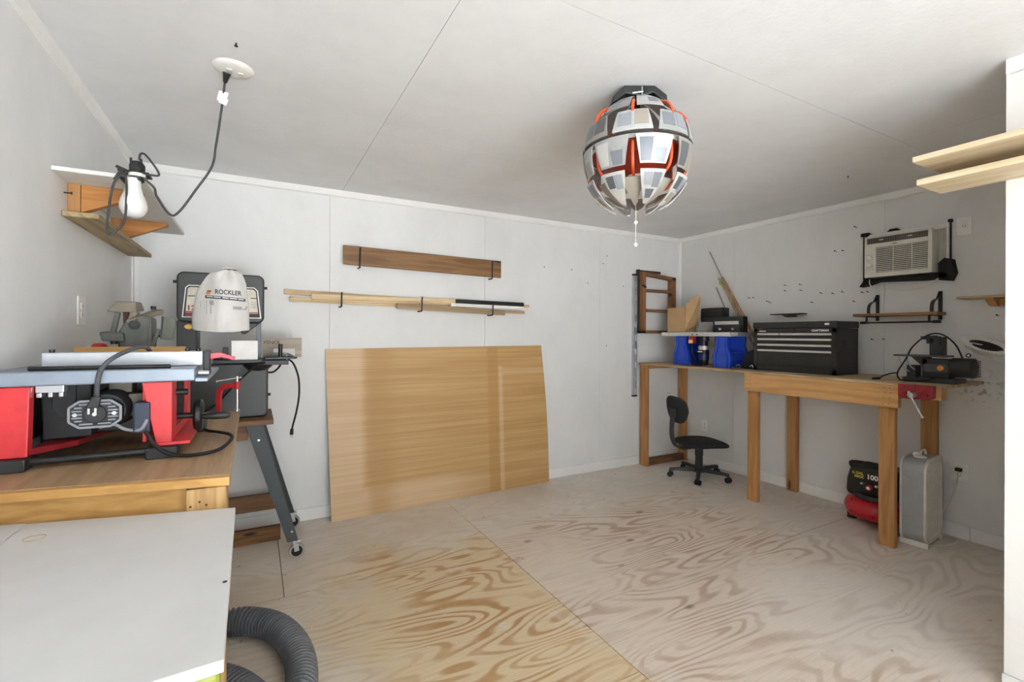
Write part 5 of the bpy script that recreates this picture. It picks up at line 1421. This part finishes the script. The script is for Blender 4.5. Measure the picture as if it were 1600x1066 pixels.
def on_bag(mb):
    """lay flat print on the bulging front of the bag"""
    out = []
    for (x, y, z) in mb.v:
        xl = xr = None
        for (za, la, ra), (zb, lb_, rb_) in zip(outl[:-1], outl[1:]):
            if za <= z <= zb:
                t = (z - za) / (zb - za); xl = la + (lb_ - la) * t; xr = ra + (rb_ - ra) * t
        if xl is None: xl, xr = outl[0][1], outl[0][2]
        u = (x - xl) / (xr - xl)
        bulge = (1 - abs(2 * u - 1) ** 2.4) * (.034 if z < 1.54 else .034 - .12 * (z - 1.54))
        crease = .006 * math.sin(u * 13 + z * 30) * (z > 1.53) + .0035 * math.sin(u * 7 - z * 18) + .004 * math.exp(-((u - .46) / .03) ** 2)
        out.append((x, BY0 - .010 - bulge - crease - .002 - .0045 + (y), z))
    mb.v = out
    return mb
def strip_flat(x0, x1, z0, z1, n=14, tilt=0.0):
    m = MB()
    for i in range(n):
        a, b_ = x0 + (x1 - x0) * i / n, x0 + (x1 - x0) * (i + 1) / n
        ta, tb_ = tilt * i / n, tilt * (i + 1) / n
        m.add([(a, 0, z0 + ta), (b_, 0, z0 + tb_), (b_, 0, z1 + tb_), (a, 0, z1 + ta)], [(0, 1, 2, 3)])
    return m
tx = place_text(text_mb('ROCKLER', .036, 0.0, bold=.0006), (-.128, 0, 1.5245), FACE_MY, .80)
tx.v = [(x, y, z - (x + .128) * .03) for x, y, z in tx.v]
bag.part('lettering', on_bag(tx), M_INK)
bag.part('printed_emblem', on_bag(strip_flat(-.232, -.212, 1.512, 1.5225, 3).add([], [])), M_ORANGE)
bag.part('printed_emblem', on_bag(strip_flat(-.228, -.208, 1.524, 1.535, 3)), plain('brown_orange_print', '#B8653A', .5))
bag.part('printed_bar', on_bag(strip_flat(-.236, -.045, 1.491, 1.507, 16, -.012)), plain('grey_black_print', '#3D3F45', .5))
rows2 = MB()
for (x0, x1) in ((-.229, -.20), (-.196, -.163), (-.155, -.125), (-.12, -.085), (-.08, -.052)):
    f0, f1 = (x0 + .236) / .191, (x1 + .236) / .191
    q = strip_flat(x0, x1, 1.498 - .012 * f0, 1.503 - .012 * f0, 4, -.012 * (f1 - f0))
    rows2.add([(a, b - .0008, c) for a, b, c in q.v], q.f)
bag.part('printed_line', on_bag(rows2), M_WHITEINK)
g_ = MB()
for q in (strip_flat(-.216, -.196, 1.452, 1.480, 3), strip_flat(-.211, -.206, 1.405, 1.447, 1), strip_flat(-.230, -.227, 1.405, 1.480, 1), strip_flat(-.24, -.2385, 1.43, 1.48, 1), strip_flat(-.258, -.256, 1.44, 1.475, 1),
          strip_flat(-.105, -.062, 1.432, 1.450, 5), strip_flat(-.060, -.040, 1.432, 1.439, 3), strip_flat(-.044, -.036, 1.439, 1.452, 2)):
    g_.add(q.v, q.f)
bag.part('printed_picture', on_bag(g_), M_GREYINK)

# stand
sd = W('saw_stand', 'dark metal band saw stand with splayed legs on castors and brown boards', 'stand', (-.15, 3.2, 0))
M_TYRE = plain('grey_tyre', '#9A9A96', .7)
M_STAND = plain('dark_slate_metal', '#3C4144', .5, var=.1)
sd.part('platform', MB().bx(-.48, .098, 2.99, 3.42, .785, .814), M_PINE_DK, .003)
sd.part('platform_rail', MB().bx(-.45, -.03, 3.03, 3.06, .70, .784), M_PINE_DK, .003)
def sleg(xt, xb, y, yb):
    m = MB()
    s = 1 if xb > xt else -1
    w0, w1 = .088, .056
    m.hexa([(xb - w1 / 2, yb, .102), (xb + w1 / 2, yb, .102), (xb + w1 / 2, yb + .005, .102), (xb - w1 / 2, yb + .005, .102)], [(xt - w0 / 2, y, .784), (xt + w0 / 2, y, .784), (xt + w0 / 2, y + .005, .784), (xt - w0 / 2, y + .005, .784)])
    e0, e1 = xb + s * w1 / 2, xt + s * w0 / 2
    m.hexa([(e0 - .005, yb, .102), (e0, yb, .102), (e0, yb + .035, .102), (e0 - .005, yb + .035, .102)], [(e1 - .005, y, .784), (e1, y, .784), (e1, y + .06, .784), (e1 - .005, y + .06, .784)])
    return m
for (xt, xb, y, yb) in ((.004, .199, 3.005, 2.985), (.004, .212, 3.38, 3.46), (-.40, -.53, 3.005, 2.985), (-.40, -.53, 3.38, 3.46)):
    lo_ = sd.part('leg', sleg(xt, xb, y, yb), M_STAND, .001)
    ctr = Vector((xb + .022, yb + .015, .041))
    sd.part('castor_fork', MB().bx(ctr.x - .02, ctr.x + .02, ctr.y - .02, ctr.y + .02, .094, .103).bar(ctr + Vector((0, -.014, 0)), ctr + Vector((-.008, -.014, .054)), .004, .026, (1, 0, 0)).bar(ctr + Vector((0, .014, 0)), ctr + Vector((-.008, .014, .054)), .004, .026, (1, 0, 0)), M_STEEL, .001, under=lo_)
    sd.part('castor_wheel', MB().cyl(ctr + Vector((0, -.0105, 0)), ctr + Vector((0, .0105, 0)), .041, n=28), M_TYRE, .002, 40, under=lo_)
    sd.part('castor_hub', MB().cyl(ctr + Vector((0, -.0118, 0)), ctr + Vector((0, .0118, 0)), .030, n=22), M_RUBBER, 0, 40, under=lo_)
    for x, yy, z in ((xb - .005, yb, .16), (xt + .02, y, .70)):
        sd.part('bolt', MB().cyl((x, yy - .004, z), (x, yy + .004, z), .006, n=10), M_STEEL, 0, 40, under=lo_)
sd.part('stretcher', MB().bx(-.50, .130, 3.44, 3.465, .155, .262), M_PINE_DK, .003)
fbd = MB().bx(-.60, .150, 3.305, 3.345, 0.001, .090).build('floor_board', wood('rough_brown_board', '#8C6238', '#573619', 'X'), None, .003)
tag(fbd, 'rough brown board on edge on the floor under the band saw stand', 'board')

# ------------------------------------------------------------------ corner shelf on the left wall with a clamp lamp
M_SHW = plain('white_shelf_paint', '#DAD8D3', .6, var=.06)
M_BRK = wood('bracket_pine', '#C98B4B', '#94602D', 'X')
M_LOWB = wood('weathered_board', '#B09A72', '#82704D', 'Y', knots=False)
cs_ = W('corner_shelf', 'white shelf board on two pine brackets high on the left wall', 'shelf', (XL, 2.85, 1.75))
cs_.part('board', MB().bx(XL + .001, -.368, 2.265, 3.40, 1.882, 1.898), M_SHW, .002)
for y in (2.44, 3.06):
    bk_ = cs_.part('bracket', MB().prism([(-.600, 1.881), (-.405, 1.881), (-.405, 1.865), (-.600, 1.772)], 'Y', y, y + .036), M_BRK, .002)
    cs_.part('bracket_post', MB().bx(XL + .001, -.601, y - .004, y + .04, 1.762, 1.881), M_PINE_Z, .002, under=bk_)
cs_.part('lower_board', MB().bx(XL + .001, -.530, 2.375, 3.44, 1.741, 1.761), M_LOWB, .002)

# the ceiling outlet and the hanging bulb
rs = W('ceiling_outlet', 'round white ceiling outlet plate with the lamp cord plugged in', 'outlet', (-.075, 2.12, H))
rs.part('plate', MB().lathe([(.0, -.014), (.045, -.013), (.066, -.008), (.072, -.0005), (.0, -.0005)], (-.075, 2.12, H), 32), M_WHITEP, 0, 40)
for x, y in ((-.098, 2.10), (-.060, 2.115)):
    rs.part('socket', MB().bx(x, x + .02, y, y + .022, H - .018, H - .013), M_CREAM, .002)
hl = W('clamp_lamp', 'black clamp lamp with a white bulb and long cord at the white shelf', 'lamp', (-.385, 2.235, 1.86))
hp = hl.part('power_cord', MB().tube([(-.105, 2.165, 2.285), (-.112, 2.19, 2.235), (-.122, 2.195, 2.15), (-.136, 2.20, 2.04), (-.150, 2.20, 1.955), (-.20, 2.20, 1.86), (-.255, 2.20, 1.765), (-.285, 2.20, 1.752), (-.325, 2.21, 1.815), (-.335, 2.215, 1.85), (-.372, 2.22, 1.885)], .0042, n=8), plain('dark_cord', '#3A3B3B', .6), 0, 60)
hl.part('plug', MB().cyl((-.097, 2.14, 2.3105), (-.105, 2.163, 2.282), .014, .007, 14), M_BLACK, .001, 40, under=hp)
hl.part('cord_tag', MB().box((-.113, 2.185, 2.235), (.036, .004, .040), (0, R(12), R(-20))).box((-.110, 2.18, 2.215), (.028, .004, .025), (0, R(20), R(-10))), M_WHITEP, .001, under=hp)
hl.part('upper_loop', MB().tube([(-.380, 2.22, 1.946), (-.376, 2.215, 1.968), (-.36, 2.205, 1.966), (-.33, 2.20, 1.925), (-.318, 2.20, 1.895), (-.345, 2.205, 1.893), (-.372, 2.215, 1.90)], .004, n=8), plain('dark_cord_b', '#3A3B3B', .6), 0, 60, under=hp)
hl.part('lower_loop', MB().tube([(-.415, 2.215, 1.895), (-.445, 2.205, 1.86), (-.456, 2.19, 1.80), (-.464, 2.18, 1.69), (-.461, 2.175, 1.652), (-.440, 2.175, 1.664), (-.418, 2.18, 1.70), (-.412, 2.185, 1.76), (-.414, 2.20, 1.84), (-.42, 2.212, 1.885)], .004, n=8), plain('dark_cord_c', '#3A3B3B', .6), 0, 60, under=hp)
hl.part('socket', MB().lathe([(.0, .0), (.022, .0), (.024, .012), (.0245, .06), (.016, .074), (.0, .076)], (-.388, 2.23, 1.868), 22), M_BLACK, 0, 40)
hl.part('socket_ring', MB().lathe([(.0245, .0), (.0262, .001), (.0262, .012), (.0245, .013)], (-.388, 2.23, 1.884), 22), M_WHITEP, 0, 40)
hl.part('clamp_jaw', MB().bx(-.445, -.352, 2.222, 2.30, 1.899, 1.906).bx(-.440, -.40, 2.225, 2.30, 1.872, 1.880).bar((-.45, 2.225, 1.915), (-.41, 2.23, 1.90), .006, .01).bar((-.43, 2.22, 1.905), (-.45, 2.212, 1.86), .007, .012), M_BLACK, .001)
hl.part('pin', MB().cyl((-.404, 2.215, 1.93), (-.404, 2.215, 1.95), .004, n=8).cyl((-.374, 2.215, 1.93), (-.374, 2.215, 1.95), .004, n=8), M_BLACK, 0, 40)
mbulb = plain('opal_bulb', '#DCDBD8', .3, var=.01)
hl.part('bulb', MB().lathe([(.0, -.136), (.018, -.134), (.032, -.124), (.041, -.106), (.043, -.090), (.039, -.070), (.030, -.046), (.024, -.020), (.022, .010), (.0, .012)], (-.398, 2.225, 1.866), 28), mbulb, 0, 60)

# ------------------------------------------------------------------ white panel, lime tote and dust hose in front of the bench
M_MEL = plain('white_melamine', '#C9C9C8', .5, var=.05, scale=3)
ZP = .84
wp_ = W('melamine_board', 'large white melamine board lying flat in front of the wooden bench', 'board', (-.34, 1.15, ZP - .018))
wp_.part('slab', MB().hexa([(XL + .012, .74, ZP - .018), (-.036, .778, ZP - .018), (-.042, 1.443, ZP - .018), (XL + .012, 1.592, ZP - .018)], [(XL + .012, .74, ZP), (-.036, .778, ZP), (-.042, 1.443, ZP), (XL + .012, 1.592, ZP)]), M_MEL, .0012)
rg = [(-.43 + .019 * math.cos(t), 1.437 + .017 * math.sin(t), ZP + .0004) for t in [k * math.pi / 10 for k in range(20)]]
wp_.part('cup_ring', MB().tube(rg, .0016, n=6, k=1, closed=True, flat=.35), plain('tan_stain', '#B8A37E', .8), label='tan ring stain')
wp_.part('screw', MB().cyl((-.046, 1.02, ZP), (-.046, 1.02, ZP + .0012), .004, n=10), M_IROND)
mel2 = MB().hexa([(XL + .02, 1.05, ZP + .0005), (-.482, 1.05, ZP + .0005), (-.479, 1.550, ZP + .0005), (XL + .02, 1.585, ZP + .0005)], [(XL + .02, 1.05, ZP + .003), (-.482, 1.05, ZP + .003), (-.479, 1.550, ZP + .003), (XL + .02, 1.585, ZP + .003)]).build('corner_sheet', M_MEL, None, .0005)
tag(mel2, 'thin white offcut lying on the back corner of the white board', 'sheet')
tote = W('storage_tote', 'lime green plastic tote standing under the white board', 'tote', (-.33, 1.05, 0))
ml, ntl, bl_ = base_mat('lime_plastic', '#A9B23A', .4)
wv = N(ntl, 'ShaderNodeTexNoise', Scale=9.0, Detail=3.0, Distortion=1.5)
tcl = N(ntl, 'ShaderNodeTexCoord'); ntl.links.new(tcl.outputs['Object'], wv.inputs['Vector'])
ntl.links.new(mixc(ntl, ramp(ntl, wv.outputs[0], .45, .62), '#8A9236', '#B9BE84'), bl_.inputs['Base Color'])
tote.part('bin', MB().hexa([(-.54, .86, 0), (-.09, .86, 0), (-.13, 1.28, 0), (-.54, 1.28, 0)], [(-.60, .80, .74), (-.044, .80, .74), (-.085, 1.34, .74), (-.60, 1.34, .74)]), ml, .02, seg=3)
tote.part('lid', MB().hexa([(-.61, .788, .7405), (-.040, .788, .7405), (-.078, 1.35, .7405), (-.61, 1.35, .7405)], [(-.61, .788, ZP - .0185), (-.040, .788, ZP - .0185), (-.078, 1.35, ZP - .0185), (-.61, 1.35, ZP - .0185)]), ml, .012, seg=3)
# corrugated hose on the floor
hz = W('dust_hose', 'thick grey corrugated dust hose curling on the floor beside the white board', 'hose', (.1, 2.0, 0))
hp_ = catmull([(-.36, 2.27, .058), (-.25, 2.335, .058), (-.10, 2.355, .058), (.0, 2.315, .058), (.09, 2.215, .058), (.145, 2.06, .058), (.158, 1.90, .058), (.135, 1.76, .058), (.07, 1.70, .058), (.02, 1.78, .058), (-.03, 1.88, .058), (-.09, 1.96, .058), (-.20, 2.05, .058), (-.38, 2.10, .058)], 40)
# resample evenly
L = [0]
for a, b_ in zip(hp_[:-1], hp_[1:]): L.append(L[-1] + (b_ - a).length)
tot = L[-1]; step = .0046; pts = []; k = 0
t = 0
while t < tot:
    while L[k + 1] < t: k += 1
    f = (t - L[k]) / max(1e-9, L[k + 1] - L[k])
    pts.append(hp_[k].lerp(hp_[k + 1], f)); t += step
hm_ = MB()
nn = len(pts)
cyc = [0]
def rf(t):
    i = round(t * (nn - 1))
    return (.80, 1.0, 1.0, .80)[i % 4]
hm_.tube(pts, .056, n=22, k=1, rf=rf)
hz.part('ribbed_tube', hm_, plain('dark_grey_hose', '#626468', .36, var=.1))

# loose nails left in the ceiling
for x, y, lab in ((-.06, 1.93, 'short nail in the ceiling near the round outlet plate'), (3.33, 1.62, 'small nail in the ceiling above the tool chest')):
    o = MB().cyl((x, y, H + .003), (x, y, H - .010), .0025, n=8).cyl((x, y, H - .010), (x, y, H - .012), .006, n=10).build('nail', M_NAIL, None)
    tag(o, lab, 'nail')
o = MB().cyl((XL - .003, 2.40, 1.835), (XL + .022, 2.40, 1.835), .0025, n=8).cyl((XL + .022, 2.40, 1.835), (XL + .024, 2.40, 1.835), .006, n=10).build('nail', M_NAIL, None)
tag(o, 'nail in the left wall beside the shelf bracket', 'nail')
